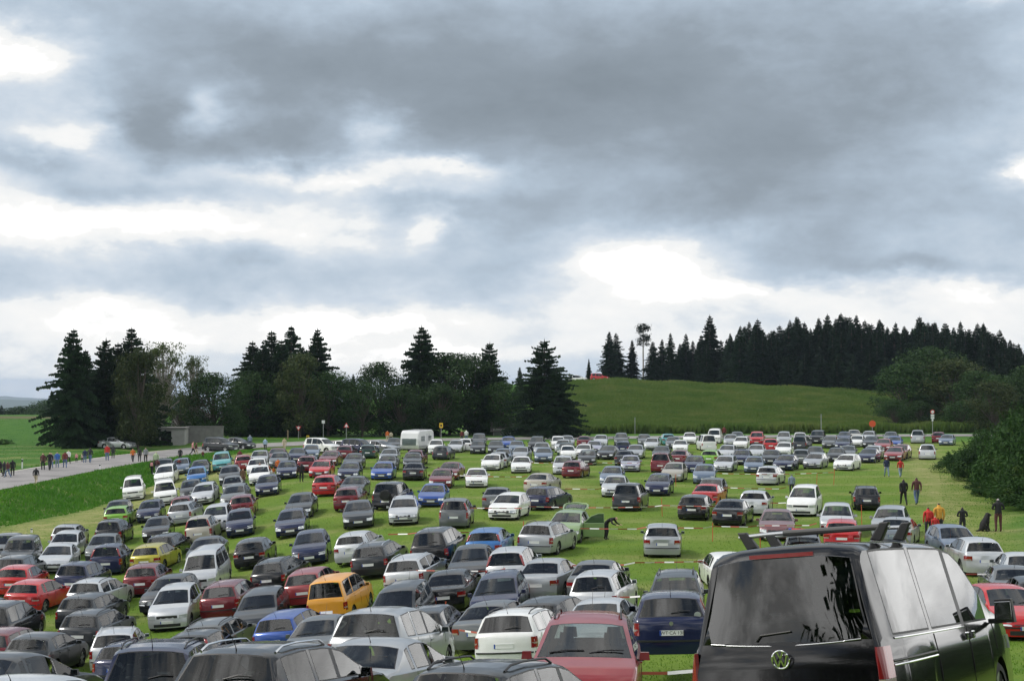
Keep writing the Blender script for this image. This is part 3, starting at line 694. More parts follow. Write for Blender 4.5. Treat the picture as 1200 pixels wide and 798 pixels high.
def make_car(c):
    T = TY[c['typ']]; p = T['parts']; L = T['L']; x, y = c['x'], c['y']; z = c.get('z', None); z = gz(x, y) if z is None else z
    front = c['face'] == 'F'
    # local -Y is the front; facing the camera means local -Y towards the camera
    ang = -c['ax'] + (0 if front else math.pi)
    sx, sy = slope(x, y, 1.2); n = Vector((-sx, -sy, 1)).normalized()
    q = Vector((0,0,1)).rotation_difference((n*.65+Vector((0,0,.35))).normalized()) @ Euler((0,0,ang)).to_quaternion()
    van = c['typ'] in ('vn', 'bv', 't5')
    root = empty('parked_van' if van else 'parked_car', (x, y, z-.03)); rj = random.Random(int(c['u']*7+c['v']*13)); root.scale = (1+rj.uniform(-.025,.025), 1+rj.uniform(-.04,.03), 1+rj.uniform(-.025,.025)); root.rotation_mode = 'QUATERNION'; root.rotation_quaternion = q
    c['obj'] = root
    pm = paint(c['colour']); far = y > 150; ex = c['extra']
    body = link('body', p['body'], root, mats=[pm])
    gl = [GLASSD] if (c['glass'] or (c['typ'] in ('mp','wg','vn') and (int(c['u']) % 3 == 0))) else ([GLASSF] if far else None); gw = [GLASSF] if far else None
    link('windscreen', p['windscreen'], root, mats=gw); link('rear_window', p['rear_window'], root, mats=gl)
    if not far:
        link('dashboard', p['dash'], root); y1_, y2_ = T['seaty']; sm__ = [SEATL] if int(c['u']*3+c['v']) % 4 == 0 else None
        for s in (1, -1): link('seat', p['seat'], root, (s*.37, y1_, T['fl']), mats=sm__)
        link('rear_seat', p['bench'], root, (0, y2_, T['fl']), mats=sm__); link('parcel_shelf', p['shelf'], root)
    for n_ in p:
        if n_.startswith('side_window'):
            if 'panel' in ex and n_[12] in '12':  # panel van: blind sides
                link('side_panel', p[n_], root, mats=[pm])
            else: link('side_window', p[n_], root, mats=gl if n_[12] in '12' else gw)
    link('underbody', p['underbody'], root)
    for s in (1, -1):
        link('mirror', p['mirror_%d' % s], root, mats=[pm if 'black mirrors' not in ex else PLAST])
        for yw in T['wh']:
            w_ = link('wheel', p['tyre_%d' % s], root, (s*(T['W']/2-.035), yw-L/2, T['r']))
            link('rim', p['rim_%d' % s], w_)
    vis_f = front or c['yaw'] is not None; vis_r = (not front) or c['yaw'] is not None
    for s in (1, -1):
        link('headlight', p['headlight_%d' % s], root); link('taillight', p['taillight_%d' % s], root)
    link('number_plate', p['number_plate_f'], root); link('number_plate', p['number_plate_r'], root)
    link('grille', p['grille'], root); link('air_intake', p['air_intake'], root)
    if 'strip' in ex or c['typ'] in ('hb', 'wg', 'vn', 'bv'):
        if not far: link('bumper_strip', p['bumper_strip_F'], root); link('bumper_strip', p['bumper_strip_R'], root)
    if 'rails' in ex or 'silver rails' in ex:
        for s in (1, -1): link('roof_rail', p['rail_%d' % s], root, mats=[CHROME if 'silver rails' in ex else PLAST])
    if not far:
        for s in (1, -1):
            link('door_handle', p['handle0_%d' % s], root, mats=[pm]); link('door_handle', p['handle1_%d' % s], root, mats=[pm]); tag(link('door_seam', p['seam_%d' % s], root), kind='stuff')
        if 'noant' not in ex: link('antenna', p['antenna'], root)
        if not front and c['typ'] != 'sd': link('rear_wiper', p['wiper_r'], root)
        if front: link('windscreen_wiper', p['wiper_f'], root)
    if 'tall lights' in ex:                           # upright red lamps beside the rear window
        top, hw, side, belt, warp, H, w = T['fn']
        for s in (1, -1):
            tl = MB(); pts = []
            for k in range(6):
                yy = T['rr']+.02 + (T['gb']-T['rr'])*k/5; sec = T['section'](yy)
                (x6, z6), (x7, z7) = sec[6], sec[7]
                pts.append(((s*(x6+.012), warp(x6,yy,z6)-L/2+.015, z6), (s*(x7-.015), warp(x7,yy,z7)-L/2+.02, z7)))
            vs = [v for pr in pts for v in pr]; fs = [(2*i, 2*i+1, 2*i+3, 2*i+2) for i in range(5)]
            tl.add(vs, fs); o = link('taillight', tl.me('tall_taillight', [TAIL], 60), root)
            sdm = o.modifiers.new('thick', 'SOLIDIFY'); sdm.thickness = .02; sdm.offset = 0
    return root
# ---------------------------------------------------------------- where the cars stand: read off in tiles of the photograph, (origin, scale)
def tile(u0, v0, k, rows):
    for r in rows:
        cx, ty, typ, face, a, colour = r[:6]; kw = r[6] if len(r) > 6 else {}
        add_car(u0+cx/k, v0+ty/k, typ, face, a, colour, **kw)
S_ = 'silver'; PS = 'pale silver'; G = 'grey'; DG = 'dark grey'; K = 'black'; NV = 'navy'; WH = 'white'
tile(0, 520, 4, [
 (633,148,'vn','F',6,WH,dict(label='white delivery van facing the camera, leftmost of the white vans, nearest the grass bank')),
 (785,160,'vn','F',2,WH,dict(label='white van facing the camera, just right of the leftmost white van')),
 (258,460,'sd','F',14,PS,dict(label='pale silver saloon facing the camera behind the navy people carrier at the left')),
 (350,422,'wg','F',14,PS,dict(label='pale silver estate car facing the camera right behind the pale silver saloon at left')),
 (330,367,'wg','R',15,S_,dict(label='silver estate seen from behind at the left edge of the meadow beside the bank')),
 (540,343,'cm','R',18,K,dict(label='black hatchback seen from behind standing directly in front of the lime green car')),
 (562,280,'hb','R',15,'lime green',dict(label='lime green hatchback seen from behind below the leftmost white van')),
 (565,258,'hb','F',12,DG),
 (512,455,'cm','R',16,NV,dict(extra=('tall lights',),label='dark blue compact car with tall red lamps beside its rear window, left part of meadow')),
 (392,535,'cm','R',25,NV,dict(label='navy people carrier seen from behind between pale silver saloon and red coupe at left')),
 (135,432,'sv','F',14,DG,dict(label='dark grey off-roader facing the camera at the far left near the bank')),
 (60,475,'wg','R',22,DG), (38,545,'hb','R',24,'red',dict(label='red hatchback cut by the left edge of the picture, above the dark roofs')),
 (187,618,'hb','R',32,'red',dict(label='bright red three-door coupe seen from behind near the left edge')),
 (487,612,'wg','R',28,PS,dict(label='pale silver estate seen from behind right of the bright red coupe at lower left',extra=('rails',))),
 (755,688,'cm','F',16,PS),
 (713,258,'hb','F',12,NV), (748,335,'sd','F',10,K), (875,262,'wg','R',18,S_), (960,325,'cm','R',14,'beige',dict(extra=('tall lights',),label='beige compact car with tall red lamps at its rear window, left half of the meadow')),
 (1028,280,'cm','F',12,PS), (1135,305,'hb','F',6,NV), (800,405,'wg','R',22,K), (738,455,'hb','R',25,'olive yellow',dict(label='olive yellow hatchback seen from behind, the only yellow-green car at left')),
 (690,552,'hb','R',18,'dark red',dict(label='dark red hatchback seen from behind directly below the olive yellow car')),
 (980,430,'sd','F',14,DG), (960,490,'vn','F',15,PS,dict(label='pale silver minibus facing the camera in the left half of the meadow')),
 (830,608,'hb','F',25,DG),
 (868,238,'sh','R',10,'dark red'),
 (1148,228,'hb','R',8,'dark red'),
])
tile(150, 500, 7.98, [
 (370,345,'mp','F',12,WH,dict(label='white people carrier facing the camera behind the second white van, beside walkers')),
 (775,500,'wg','F',12,PS,dict(label='pale silver estate facing the camera in front of the mid blue hatchback')),
 (605,492,'hb','F',5,DG), (660,362,'cm','F',6,'mid blue',dict(label='mid blue compact car facing the camera below the lane at left')),
 (500,288,'hb','F',8,'blue-grey'), (358,292,'hb','F',8,DG), (700,298,'sd','F',6,DG),
 (925,222,'mp','F',5,'turquoise',dict(label='turquoise minibus facing the camera at the far left end of the rows')),
 (965,358,'wg','F',6,DG), (940,472,'sh','F',5,G), (1060,515,'wg','F',12,G), (1105,240,'sh','R',0,'rose red'),
 (868,92,'sv','F',-20,DG,dict(yaw=-60,label='dark grey off-roader parked under the trees beyond the lane at left')),
 (1030,92,'sd','F',0,DG,dict(yaw=-62,label='dark saloon parked beneath the trees beyond the lane, right of the dark off-roader')),
])
tile(300, 500, 7.98, [
 (50,205,'hb','F',8,S_), (150,200,'sd','F',8,'dark red'), (225,228,'sd','F',8,G), (365,190,'sd','F',8,NV), (20,285,'hb','F',8,WH), (50,355,'hb','F',8,WH),
 (520,158,'sd','F',5,'blue-grey'), (635,98,'sv','F',0,WH,dict(yaw=-55,label='white off-roader standing sideways by the lane in front of the trees')),
 (700,212,'sd','F',14,'dark red'), (500,260,'hb','R',14,'dark red'), (850,160,'hb','R',14,'dark red'), (1055,155,'hb','R',8,'dark green'),
 (838,122,'sd','F',0,WH,dict(yaw=-65)), (960,105,'sv','F',0,NV,dict(yaw=-60)), (1165,120,'sd','F',0,S_,dict(yaw=-60)),
])
tile(300, 520, 4, [
 (220,228,'sd','F',11,DG,dict(label='dark grey saloon facing the camera, upper of an isolated pair left of centre')),
 (177,300,'sd','F',8,NV,dict(label='navy saloon facing the camera, middle one of three dark cars on open grass')),
 (268,403,'hb5','F',8,NV,dict(label='navy hatchback with round bright headlamps facing the camera beside an orange post')),
 (525,392,'hb5','R',20,PS,dict(label='pale silver five-door car seen from behind beside the barrier tape left of centre')),
 (485,260,'sd','F',4,DG,dict(label='dark grey saloon facing the camera alone on grass left of the silver estate')),
 (447,192,'hb','R',14,'dark red'), (465,148,'sd','F',12,DG), (342,138,'hb','R',16,'red',dict(label='bright red fastback seen from behind at the end of its row, left of centre')),
 (310,70,'wg','F',12,'red',dict(label='red estate car facing the camera just behind the bright red fastback')),
 (150,75,'sd','F',6,NV), (42,148,'sd','F',8,NV),
 (645,168,'sv','R',20,K,dict(label='black off-roader with a spare wheel on its tail door',extra=('spare',))),
 (697,242,'wg','F',5,PS,dict(label='pale silver estate car facing the camera beside a red post in mid meadow',extra=('rails',))),
 (835,180,'sd','F',10,'blue',dict(label='bright blue saloon facing the camera in mid meadow')),
 (942,244,'cm','R',9,G,dict(extra=('tall lights',),label='grey compact car with tall red lamps seen from behind in mid meadow')),
 (1135,193,'sd','R',8,G), (1190,226,'wg','F',18,WH,dict(label='white estate car facing the camera with the tape running behind it, centre of meadow')),
 (1035,108,'sd','F',3,WH,dict(label='white saloon facing the camera beside the barrier tape in upper mid meadow')),
 (872,112,'sd','F',8,'dark red'), (915,80,'sd','F',15,'dark red'), (745,82,'sd','R',8,K), (735,37,'sd','F',5,DG), (600,80,'sd','F',10,'blue'),
 (620,47,'sd','F',10,G), (628,18,'sd','F',10,S_), (443,80,'sd','F',10,NV), (462,40,'sd','F',10,DG), (1110,43,'hb','F',12,WH),
 (866,373,'mp','R',18,K,dict(label='black people carrier seen from behind with barrier tape on both sides, centre of meadow')),
 (1110,380,'hb5','R',14,'mid blue',dict(extra=('tall lights',),label='mid blue hatchback with tall red lamps seen from behind in the centre')),
 (5,425,'hb','R',14,K), (92,535,'wg','R',25,K,dict(extra=('rails',))), (382,525,'wg','R',22,DG,dict(extra=('silver rails',))),
 (270,583,'wg','R',18,'rose red',dict(label='red estate roof and tail directly behind the orange yellow van')),
 (400,610,'bv','R',22,'orange yellow',dict(label='orange yellow boxy van seen from behind at lower left of centre')),
 (605,577,'wg','R',24,PS,dict(extra=('silver rails',),label='pale silver estate with roof rails right of the orange yellow van')),
 (770,622,'mp','F',18,DG), (988,500,'sd','F',10,K), (942,565,'sd','R',14,K),
 (-70,600,'wg','R',20,'dark red',dict(label='dark red estate seen from behind beside the small orange cone')),
])
tile(450, 500, 7.98, [
 (95,95,'hb','F',5,DG), (310,205,'hb','R',12,'dark red'), (530,108,'cm','F',6,WH), (660,115,'hb','F',12,PS), (750,100,'hb','R',10,WH),
 (890,50,'mp','F',4,DG), (888,122,'hb','F',6,DG), (1040,125,'sd','F',4,DG), (1165,85,'hb','F',4,'blue'), (1165,190,'sd','F',8,'blue-grey'), (1085,225,'hb','R',12,S_),
 (560,165,'wg','R',16,DG),
])
tile(600, 500, 7.98, [
 (90,268,'sd','F',5,WH), (40,185,'sd','F',12,S_), (45,120,'sd','F',5,'blue-grey'), (235,80,'mp','F',10,DG), (280,135,'hb','F',5,S_), (298,185,'sd','F',5,'blue-grey'),
 (430,78,'cm','F',0,WH), (540,75,'sd','F',0,S_), (480,112,'hb','F',10,PS), (525,142,'hb','F',8,'dark green'), (650,75,'sd','R',4,'dark red'), (600,160,'sd','F',12,WH),
 (770,120,'sd','F',5,'lilac silver'), (832,66,'hb','F',5,PS), (708,206,'hb','F',7,DG), (900,168,'sd','F',15,K), (1022,50,'cm','F',4,G), (1045,122,'hb','R',8,NV),
 (480,260,'cm','F',5,PS), (600,302,'hb','R',18,'dark red',dict(label='dark red hatchback seen from behind overlapping a silver compact car, centre of the upper rows')),
 (1060,212,'sd','R',10,DG), (1110,258,'sd','F',4,'lilac silver'), (1160,160,'sd','F',8,S_), (290,414,'sd','R',22,'beige',dict(label='beige saloon seen from behind just above the dark navy estate in mid meadow')),
 (340,540,'wg','R',30,NV,dict(label='dark navy estate seen from behind with sky mirrored in its side windows, beside tape')),
 (940,362,'sd','F',8,'blue-grey'), (970,447,'sd','F',8,PS),
])
tile(600, 520, 4, [
 (557,172,'mp','R',13,DG,dict(label='dark grey people carrier seen from behind between silver saloon and navy hatchback')),
 (692,136,'hb5','F',10,NV,dict(label='navy hatchback facing the camera right of the dark grey people carrier')),
 (762,84,'hb5','F',12,'beige'), (903,92,'hb5','F',5,'blue-grey'), (926,180,'sd','R',14,'red',dict(label='red saloon seen from behind wedged between black car and blue-grey car, right of centre')),
 (938,155,'hb','F',12,G),
 (867,227,'hb','R',14,K), (1038,252,'sd','R',14,K,dict(label='black saloon seen from behind with a white plate, beside silver hatchback right of centre')),
 (705,365,'hb','R',3,S_,dict(label='silver hatchback standing alone on open grass between two barrier tapes')),
 (162,357,'wg','R',24,S_,dict(extra=('rails',),label='silver estate with roof rails seen from behind, left of the open green car')),
 (45,490,'cm','R',15,PS,dict(extra=('tall lights',),label='pale silver compact car with tall red lamps just left below the silver railed estate')),
 (1242,305,'sd','F',3,'pink-grey',dict(label='pinkish grey saloon facing the camera left of the silver people carrier')),
 (290,0,'sh','F',0,WH),
])
tile(750, 500, 7.98, [
 (115,92,'hb','F',10,PS), (40,62,'hb','F',0,G), (255,55,'hb','R',-5,'turquoise',dict(label='turquoise hatchback seen from behind in the back rows, right of centre')),
 (310,85,'sd','F',4,G), (378,115,'sd','F',4,WH), (465,48,'hb','F',3,WH),
 (620,60,'vn','R',-8,WH,dict(label='white minibus seen from behind in the back rows near the crop field')),
 (700,10,'vn','F',8,WH,dict(extra=('panel',),label='tall white van behind the white minibus at the foot of the crop field')),
 (205,170,'sd','F',8,DG), (212,232,'mp','R',10,'dark red',dict(label='dark red people carrier seen from behind, upper right of centre')), (385,205,'sd','R',16,'dark red'),
 (510,262,'hb','F',8,NV), (672,205,'hb','R',14,'lime green',dict(label='lime green hatchback in the back rows right of centre')),
 (850,62,'hb','F',6,S_), (950,87,'hb','F',10,WH), (910,40,'sd','F',0,G), (1095,35,'sv','F',6,'red',dict(label='red off-roader facing the camera at the back row beside the crop field')),
 (820,160,'hb','F',12,PS), (802,256,'wg','F',12,PS), (955,207,'sd','F',8,NV), (1090,155,'hb','F',10,PS), (1070,266,'sd','F',6,'blue-grey'),
 (1085,575,'hb5','R',10,PS,dict(label='pale silver hatchback seen from behind, right next to the black saloon')),
 (1225,355,'hb','R',16,PS,dict(label='pale silver hatchback seen from behind at the end of its row beside the tape')),
])
tile(900, 500, 7.98, [
 (20,100,'hb','R',0,'red'), (150,35,'mp','F',6,S_), (320,72,'mp','R',14,DG), (305,45,'hb','F',0,WH), (460,25,'sv','F',10,K,dict(label='black off-roader in the back row below the thin white mast')),
 (155,135,'hb','F',10,WH), (30,205,'sd','F',6,DG), (170,250,'sd','F',15,NV), (315,200,'hb','R',6,G), (440,177,'hb','F',6,DG), (448,232,'wg','F',16,S_),
 (590,80,'hb','F',8,G), (700,92,'sd','F',10,NV), (715,37,'sd','F',6,NV), (805,22,'sd','F',0,'beige'), (845,70,'hb','F',10,WH),
 (640,185,'hb','F',8,DG), (748,165,'sd','F',8,G), (742,246,'wg','F',18,WH,dict(label='white estate car facing the camera at the front right of the back block')),
 (945,30,'wg','F',10,PS), (958,80,'sd','F',8,DG), (955,192,'sd','F',14,NV), (985,165,'wg','F',14,PS), (1085,105,'sd','F',10,'rose red'), (1150,40,'sd','F',6,G), (1185,80,'sd','F',8,'blue'),
])
tile(1050, 470, 7.98, [
 (5,415,'sd','F',12,'rose red'), (30,400,'hb','F',14,'dark red'), (205,262,'mp','R',4,S_,dict(label='silver people carrier seen from behind by the lane near the round road sign')),
 (293,390,'cm','R',4,PS,dict(label='pale silver compact car seen from behind beside the bushes, upper right')),
 (400,280,'hb','R',6,'dark red'), (480,300,'sd','F',10,'blue-grey'),
 (852,175,'sd','F',0,WH,dict(yaw=-62,label='white saloon seen side-on beyond the bushes at the upper right')),
])
tile(900, 520, 4, [
 (172,191,'mp','F',10,WH,dict(label='white people carrier facing the camera beside the man in the grey shirt')),
 (457,191,'wg','R',0,K,dict(extra=('rails',),label='black estate with roof rails and red lamps seen straight from behind, right side of meadow')),
 (323,275,'cm','F',3,PS,dict(label='pale silver people carrier facing the camera behind the red hatchback, right')),
 (348,342,'hb','R',4,'red',dict(label='red hatchback seen from behind right in front of the pale silver people carrier')),
 (575,292,'wg','F',8,S_), (612,332,'sd','R',10,S_,dict(label='silver saloon seen from behind left of the walkers in red jackets')),
 (565,402,'cm','F',4,DG,dict(label='dark grey car whose windscreen shows just above the black van roof bar')),
 (865,377,'hb','F',-16,'blue-grey',dict(label='blue-grey hatchback facing the camera beside the walkers in red jackets')),
 (962,428,'hb5','R',-14,PS,dict(label='pale silver hatchback with oval red lamps right of the black van')),
 (1165,500,'sd','R',-10,PS,dict(label='pale silver saloon cut by the right edge of the picture')),
 (1150,550,'sd','R',-8,G,dict(label='grey saloon seen from behind at the right edge, in front of the silver one')),
 (1215,615,'hb','R',-10,DG,dict(label='dark grey car cut by the right edge, nearest of the three there')),
 (310,495,'hb','F',0,WH,dict(label='white small car half hidden just above the black van roof')),
 (165,420,'hb','F',2,G,dict(label='grey car with a loaded roof carrier behind the black van',extra=('carrier',))),
 (65,530,'sh','R',5,'red'),
])
tile(750, 580, 7.98, [(815,500,'hb','R',-8,WH,dict(label='white hatchback with round red lamps partly behind the black van roof bar'))])
tile(0, 640, 5, [
 (35,290,'sd','R',25,DG), (160,318,'mp','R',26,K,dict(label='black people carrier at the left edge with trees mirrored in its side windows',glass=1)),
 (485,277,'wg','R',28,DG), (60,412,'wg','R',30,'dark red'), (230,467,'hb5','R',30,DG,dict(label='dark grey hatchback with big red lamp at the lower left')),
 (95,598,'sd','R',42,DG,dict(Y=31,label='dark grey saloon at the lower left corner behind the silver roof')),
 (250,716,'sd','R',40,PS,dict(Y=24,label='pale silver car whose roof fills the bottom left corner')),
 (650,442,'wg','R',10,PS,dict(label='pale silver hatchback with white number plate at lower left',extra=('silver rails',))),
 (775,367,'wg','R',26,DG,dict(extra=('rails',))), (935,440,'wg','R',30,NV,dict(extra=('rails',),label='dark navy estate with black roof rails at lower left')),
 (985,522,'mp','R',14,NV,dict(extra=('rails',),Y=28.5,label='dark navy people carrier with black roof rails at the bottom left')),
])
tile(240, 640, 5, [
 (350,270,'wg','F',14,DG), (175,346,'wg','R',24,G,dict(extra=('rails',))), (160,405,'cm','R',24,DG,dict(extra=('tall lights',))),
 (650,325,'wg','R',24,'blue',dict(label='blue estate car directly in front of the orange yellow van')), (600,402,'sd','F',22,G,dict(label='grey saloon facing the camera behind the big black estate at the bottom')),
 (490,540,'wg','R',32,K,dict(extra=('silver rails',),Y=22.6,label='black estate with silver roof rails and antenna at the bottom left of centre')),
 (1112,325,'cm','R',24,S_,dict(Y=33,label='pale silver compact car with rear wiper at the bottom centre')),
 (1085,512,'sd','R',28,S_,dict(Y=28,label='silver saloon at the bottom beside the black estate with silver rails')),
])
tile(480, 640, 5, [
 (530,150,'cm','F',12,NV), (692,80,'sd','R',22,S_,dict(label='silver saloon seen from behind below the compact car with tall red lamps')),
 (1065,62,'sd','R',15,G,dict(label='grey saloon seen from behind beneath the lowest barrier tape, right of centre')),
 (1085,150,'cm','R',18,PS,dict(label='pale silver people carrier seen from behind overlapping the grey saloon')),
 (960,237,'hb','R',28,DG), (1050,302,'sd','F',18,PS), (690,340,'wg','R',20,WH,dict(Y=41,label='white estate car with black rear window at the bottom centre',extra=('rails',))),
 (330,292,'wg','R',14,K), (500,272,'sd','R',26,G),
 (1045,402,'cm','F',6,'rose red',dict(Y=25.2,label='faded red car facing the camera at the bottom, right of centre',extra=('rails',))),
 (620,640,'wg','R',30,DG,dict(extra=('rails',),Y=21.9,label='dark grey estate with arched roof rails at the very bottom centre')),
])
tile(720, 640, 5, [
 (370,150,'wg','F',4,DG,dict(extra=('rails',),Y=48,label='dark grey estate with roof rails just left of the black van',)),
 (345,240,'wg','R',3,NV,dict(extra=('plate',),Y=36,label='navy black estate with a legible number plate left of the black van')),
 (2330,215,'hb','F',-20,'red',dict(label='red car behind the black van mirror at the right edge')),
])
# a few roofs that show between the others
tile(0, 0, 1, [
 (8,640,'hb','F',12,DG), (30,632,'hb','F',12,G), (80,633,'hb','F',14,G), (150,643,'sd','F',10,G),
 (540,645,'hb','F',10,K), (215,676,'hb','R',20,'dark red'), (585,672,'hb','R',14,G),
 (1150,597+20,'sh','F',-15,G)][0:3])
solve()
# ---------------------------------------------------------------- the black van in the foreground
def emblem(parent, loc, rot, r=.075):
    """ring with a V above a W, chromed"""
    m = MB(); n = 36
    ring = [(r*math.cos(2*math.pi*k/n), 0, r*math.sin(2*math.pi*k/n)) for k in range(n+1)]
    m.tube(ring, .008, 6, 0, False)
    def stroke(a, b, w=.0125):
        a, b = Vector(a)*r, Vector(b)*r; d = (b-a).normalized(); p = Vector((-d.z, 0, d.x))*w/2
        y0, y1 = Vector((0,-.006,0)), Vector((0,.006,0))
        vs = [a-p+y0, a+p+y0, b+p+y0, b-p+y0, a-p+y1, a+p+y1, b+p+y1, b-p+y1]
        m.add(vs, [(0,1,2,3),(7,6,5,4),(0,4,5,1),(1,5,6,2),(2,6,7,3),(3,7,4,0)])
    V_ = [(-.36,0,.90),(0,0,.10),(.36,0,.90)]; W_ = [(-.78,0,.55),(-.38,0,-.88),(0,0,-.02),(.38,0,-.88),(.78,0,.55)]
    for P in (V_, W_):
        for a, b in zip(P[:-1], P[1:]): stroke(a, b)
    link('emblem', m.me('emblem', [CHROME]), parent, loc, rot)
def text_mesh(txt, size, mat):
    c = bpy.data.curves.new('lettering', 'FONT'); c.body = txt; c.size = size; c.extrude = .001; c.align_x = 'CENTER'; c.align_y = 'CENTER'
    o = bpy.data.objects.new('lettering', c); col.objects.link(o); dg = bpy.context.evaluated_depsgraph_get(); dg.update()
    me = bpy.data.meshes.new_from_object(o.evaluated_get(dg)); bpy.data.objects.remove(o); me.materials.clear(); me.materials.append(mat); return me
def build_t5():
    T = TY['t5']; p = T['parts']; L = T['L']; w = T['W']/2
    top, hw, side, belt, warp, H, _ = T['fn']; section = T['section']
    Y = VANP['Y']; X = at_depth(VANP['u'], Y)
    root = empty('parked_van', (X, Y, CZ - VANP['D']), label='large black van with silver roof bars filling the lower right foreground', cat='van', group=None)
    root.rotation_mode = 'QUATERNION'
    ax = math.atan2(X, Y) + R(VANP['a'])
    q = Euler((0,0,-ax+math.pi)).to_quaternion()
    # roll and pitch about the view axes (the van stands on sloping ground)
    q = Euler((R(VANP['pitch']), 0, 0)).to_quaternion() @ Euler((0, R(VANP['roll']), 0)).to_quaternion() @ q
    root.rotation_quaternion = q
    pm = paint('deep black'); link('body', p['body'], root, mats=[pm])
    link('windscreen', p['windscreen'], root)
    for n_ in p:
        if n_.startswith('side_window'): link('side_window', p[n_], root, mats=[GLASSD])
    # rear window pane: inset rounded shape standing slightly proud of the tailgate
    m = MB(); y0, y1 = T['rr'], T['gb']; nu, nv = 22, 10; vs = []
    def pt(a, b, off):
        yy = y0 + (y1-y0)*(.015 + .965*b); sec = section(yy); x7 = sec[7][0]; z7 = sec[7][1]; zt = sec[10][1]
        lim = .985 - .10*max(0, b-.8)/.2*(1 if abs(a) > .7 else 0)
        x = a*x7*lim; z = zt + (z7-zt)*(abs(a)**3) - (.05*(1-a*a)*b)
        return (x, warp(x, yy, z)-L/2+off, z+off*.3)
    for lay in (.012, -.02):
        for j in range(nv+1):
            for i in range(nu+1): vs.append(pt(-1+2*i/nu, j/nv, lay))
    k = nu+1; N0 = k*(nv+1); fs = []
    for j in range(nv):
        for i in range(nu): fs.append((j*k+i, j*k+i+1, (j+1)*k+i+1, (j+1)*k+i))
    ring = list(range(k)) + [j*k+nu for j in range(1, nv+1)] + [nv*k+i for i in range(nu-1, -1, -1)] + [j*k for j in range(nv-1, 0, -1)]
    for a in range(len(ring)): r0, r1 = ring[a], ring[(a+1) % len(ring)]; fs.append((r0, r0+N0, r1+N0, r1))
    fs = [f[::-1] for f in fs]
    m.add(vs[:N0], [f for f in fs if max(f) < N0]); rw = link('rear_window', m.me('van_rear_window', [GLASSD], 60), root)
    for s in (1, -1): link('seat', p['seat'], root, (s*.42, T['seaty'][0], T['fl']))
    link('rear_seat', p['bench'], root, (0, T['seaty'][1]-.1, T['fl'])); link('rear_seat', p['bench'], root, (0, T['seaty'][1]+.75, T['fl'])); link('dashboard', p['dash'], root)
    # bright strip along the window's lower edge
    m = MB(); m.tube([Vector(pt(-1+2*i/20, 1.0, .016)) + Vector((0,0,-.012)) for i in range(21)], .006, 6); link('window_trim', m.me('trim', [pmat('dark_chrome',(.35,.36,.37),.25,.9)]), root)
    # high brake light
    m = MB(); yb = T['rr']-.012; zt = top(yb)
    m.box((0, warp(0,yb,zt)-L/2+.035, zt-.006), (.58, .02, .034)); link('brake_light', m.me('brake_light', [TAIL]), root)
    m = MB()
    for (a, b) in (((.28, .90), (-.10, .86)), ((.28,.90), (.33,.97))): m.tube([pt(a[0], a[1], .03), pt(b[0], b[1], .03)], .008, 6)
    link('rear_wiper', m.me('van_wiper', [PLAST]), root)
    sr = MB(); vs = []
    edge = []                                             # opening of the body shell, and the pane's rim, walked the same way round
    for i in range(nu+1):
        a = -1+2*i/nu; sec = section(y0); x7 = sec[7][0]; q_ = [(sec[j][0], sec[j][1]) for j in (7,8,9,10)][::-1]
        z_ = float(np.interp(abs(a)*x7, [u_[0] for u_ in q_], [u_[1] for u_ in q_])); edge.append(((a*x7, warp(a*x7, y0, z_)-L/2, z_), pt(a, 0, .012)))
    for j in range(1, nv+1):
        yy = y0+(y1-y0)*j/nv; sec = section(yy); x7, z7 = sec[7]; edge.append(((x7, warp(x7, yy, z7)-L/2, z7), pt(1, j/nv, .012)))
    for i in range(nu-1, -1, -1):
        a = -1+2*i/nu; sec = section(y1); x7 = sec[7][0]; q_ = [(sec[j][0], sec[j][1]) for j in (7,8,9,10)][::-1]
        z_ = float(np.interp(abs(a)*x7, [u_[0] for u_ in q_], [u_[1] for u_ in q_])); edge.append(((a*x7, warp(a*x7, y1, z_)-L/2, z_), pt(a, 1, .012)))
    for j in range(nv-1, 0, -1):
        yy = y0+(y1-y0)*j/nv; sec = section(yy); x7, z7 = sec[7]; edge.append(((-x7, warp(x7, yy, z7)-L/2, z7), pt(-1, j/nv, .012)))
    for a, b in edge: vs += [a, b]
    ne = len(edge); sr.add(vs, [(2*i, 2*((i+1) % ne), 2*((i+1) % ne)+1, 2*i+1) for i in range(ne)]); link('tailgate_surround', sr.me('surround', [paint('deep black')], 60), root)
    link('underbody', p['underbody'], root)
    for s in (1, -1):
        mi = MB(); ym = T['c']+.30; xs = w+.12; zm = belt(ym)+.12
        mi.box((s*xs, ym-L/2, zm), (.20, .12, .24), 0, taper=.82); mi.box((s*(xs-.10), ym-L/2, zm-.10), (.14, .06, .05), 0); mi.box((s*xs, ym-L/2+.064, zm), (.16, .008, .19), 1)
        o = link('mirror', mi.me('van_mirror', [PLAST, CHROME]), root); b = o.modifiers.new('round', 'BEVEL'); b.width = .02; b.segments = 2
        for yw in T['wh']:
            w_ = link('wheel', p['tyre_%d' % s], root, (s*(w-.035), yw-L/2, T['r'])); link('rim', p['rim_%d' % s], w_)
        link('headlight', p['headlight_%d' % s], root)
        tl = MB(); patch = T['patch']
        patch(tl, 'R', s*w*.845, s*w*1.10, .80, 1.06, 0); patch(tl, 'R', s*w*.845, s*w*1.10, .66, .797, 1); patch(tl, 'R', s*w*.845, s*w*1.10, .56, .657, 0)
        link('taillight', tl.me('van_taillight', [TAIL, CLEAR], 60), root)
        # chrome line under the side glass, sliding door rail, handles
        m = MB(); y_a, y_b = T['B']+.05, T['E']+.02
        m.tube([(s*(hw(y)-side(belt(y))-.012), y-L/2, belt(y)+.012) for y in np.linspace(y_a, y_b, 12)], .011, 6); link('window_trim', m.me('trim', [CHROME]), root)
        m = MB(); ya, yb_ = T['C']+.08, T['E']+.20
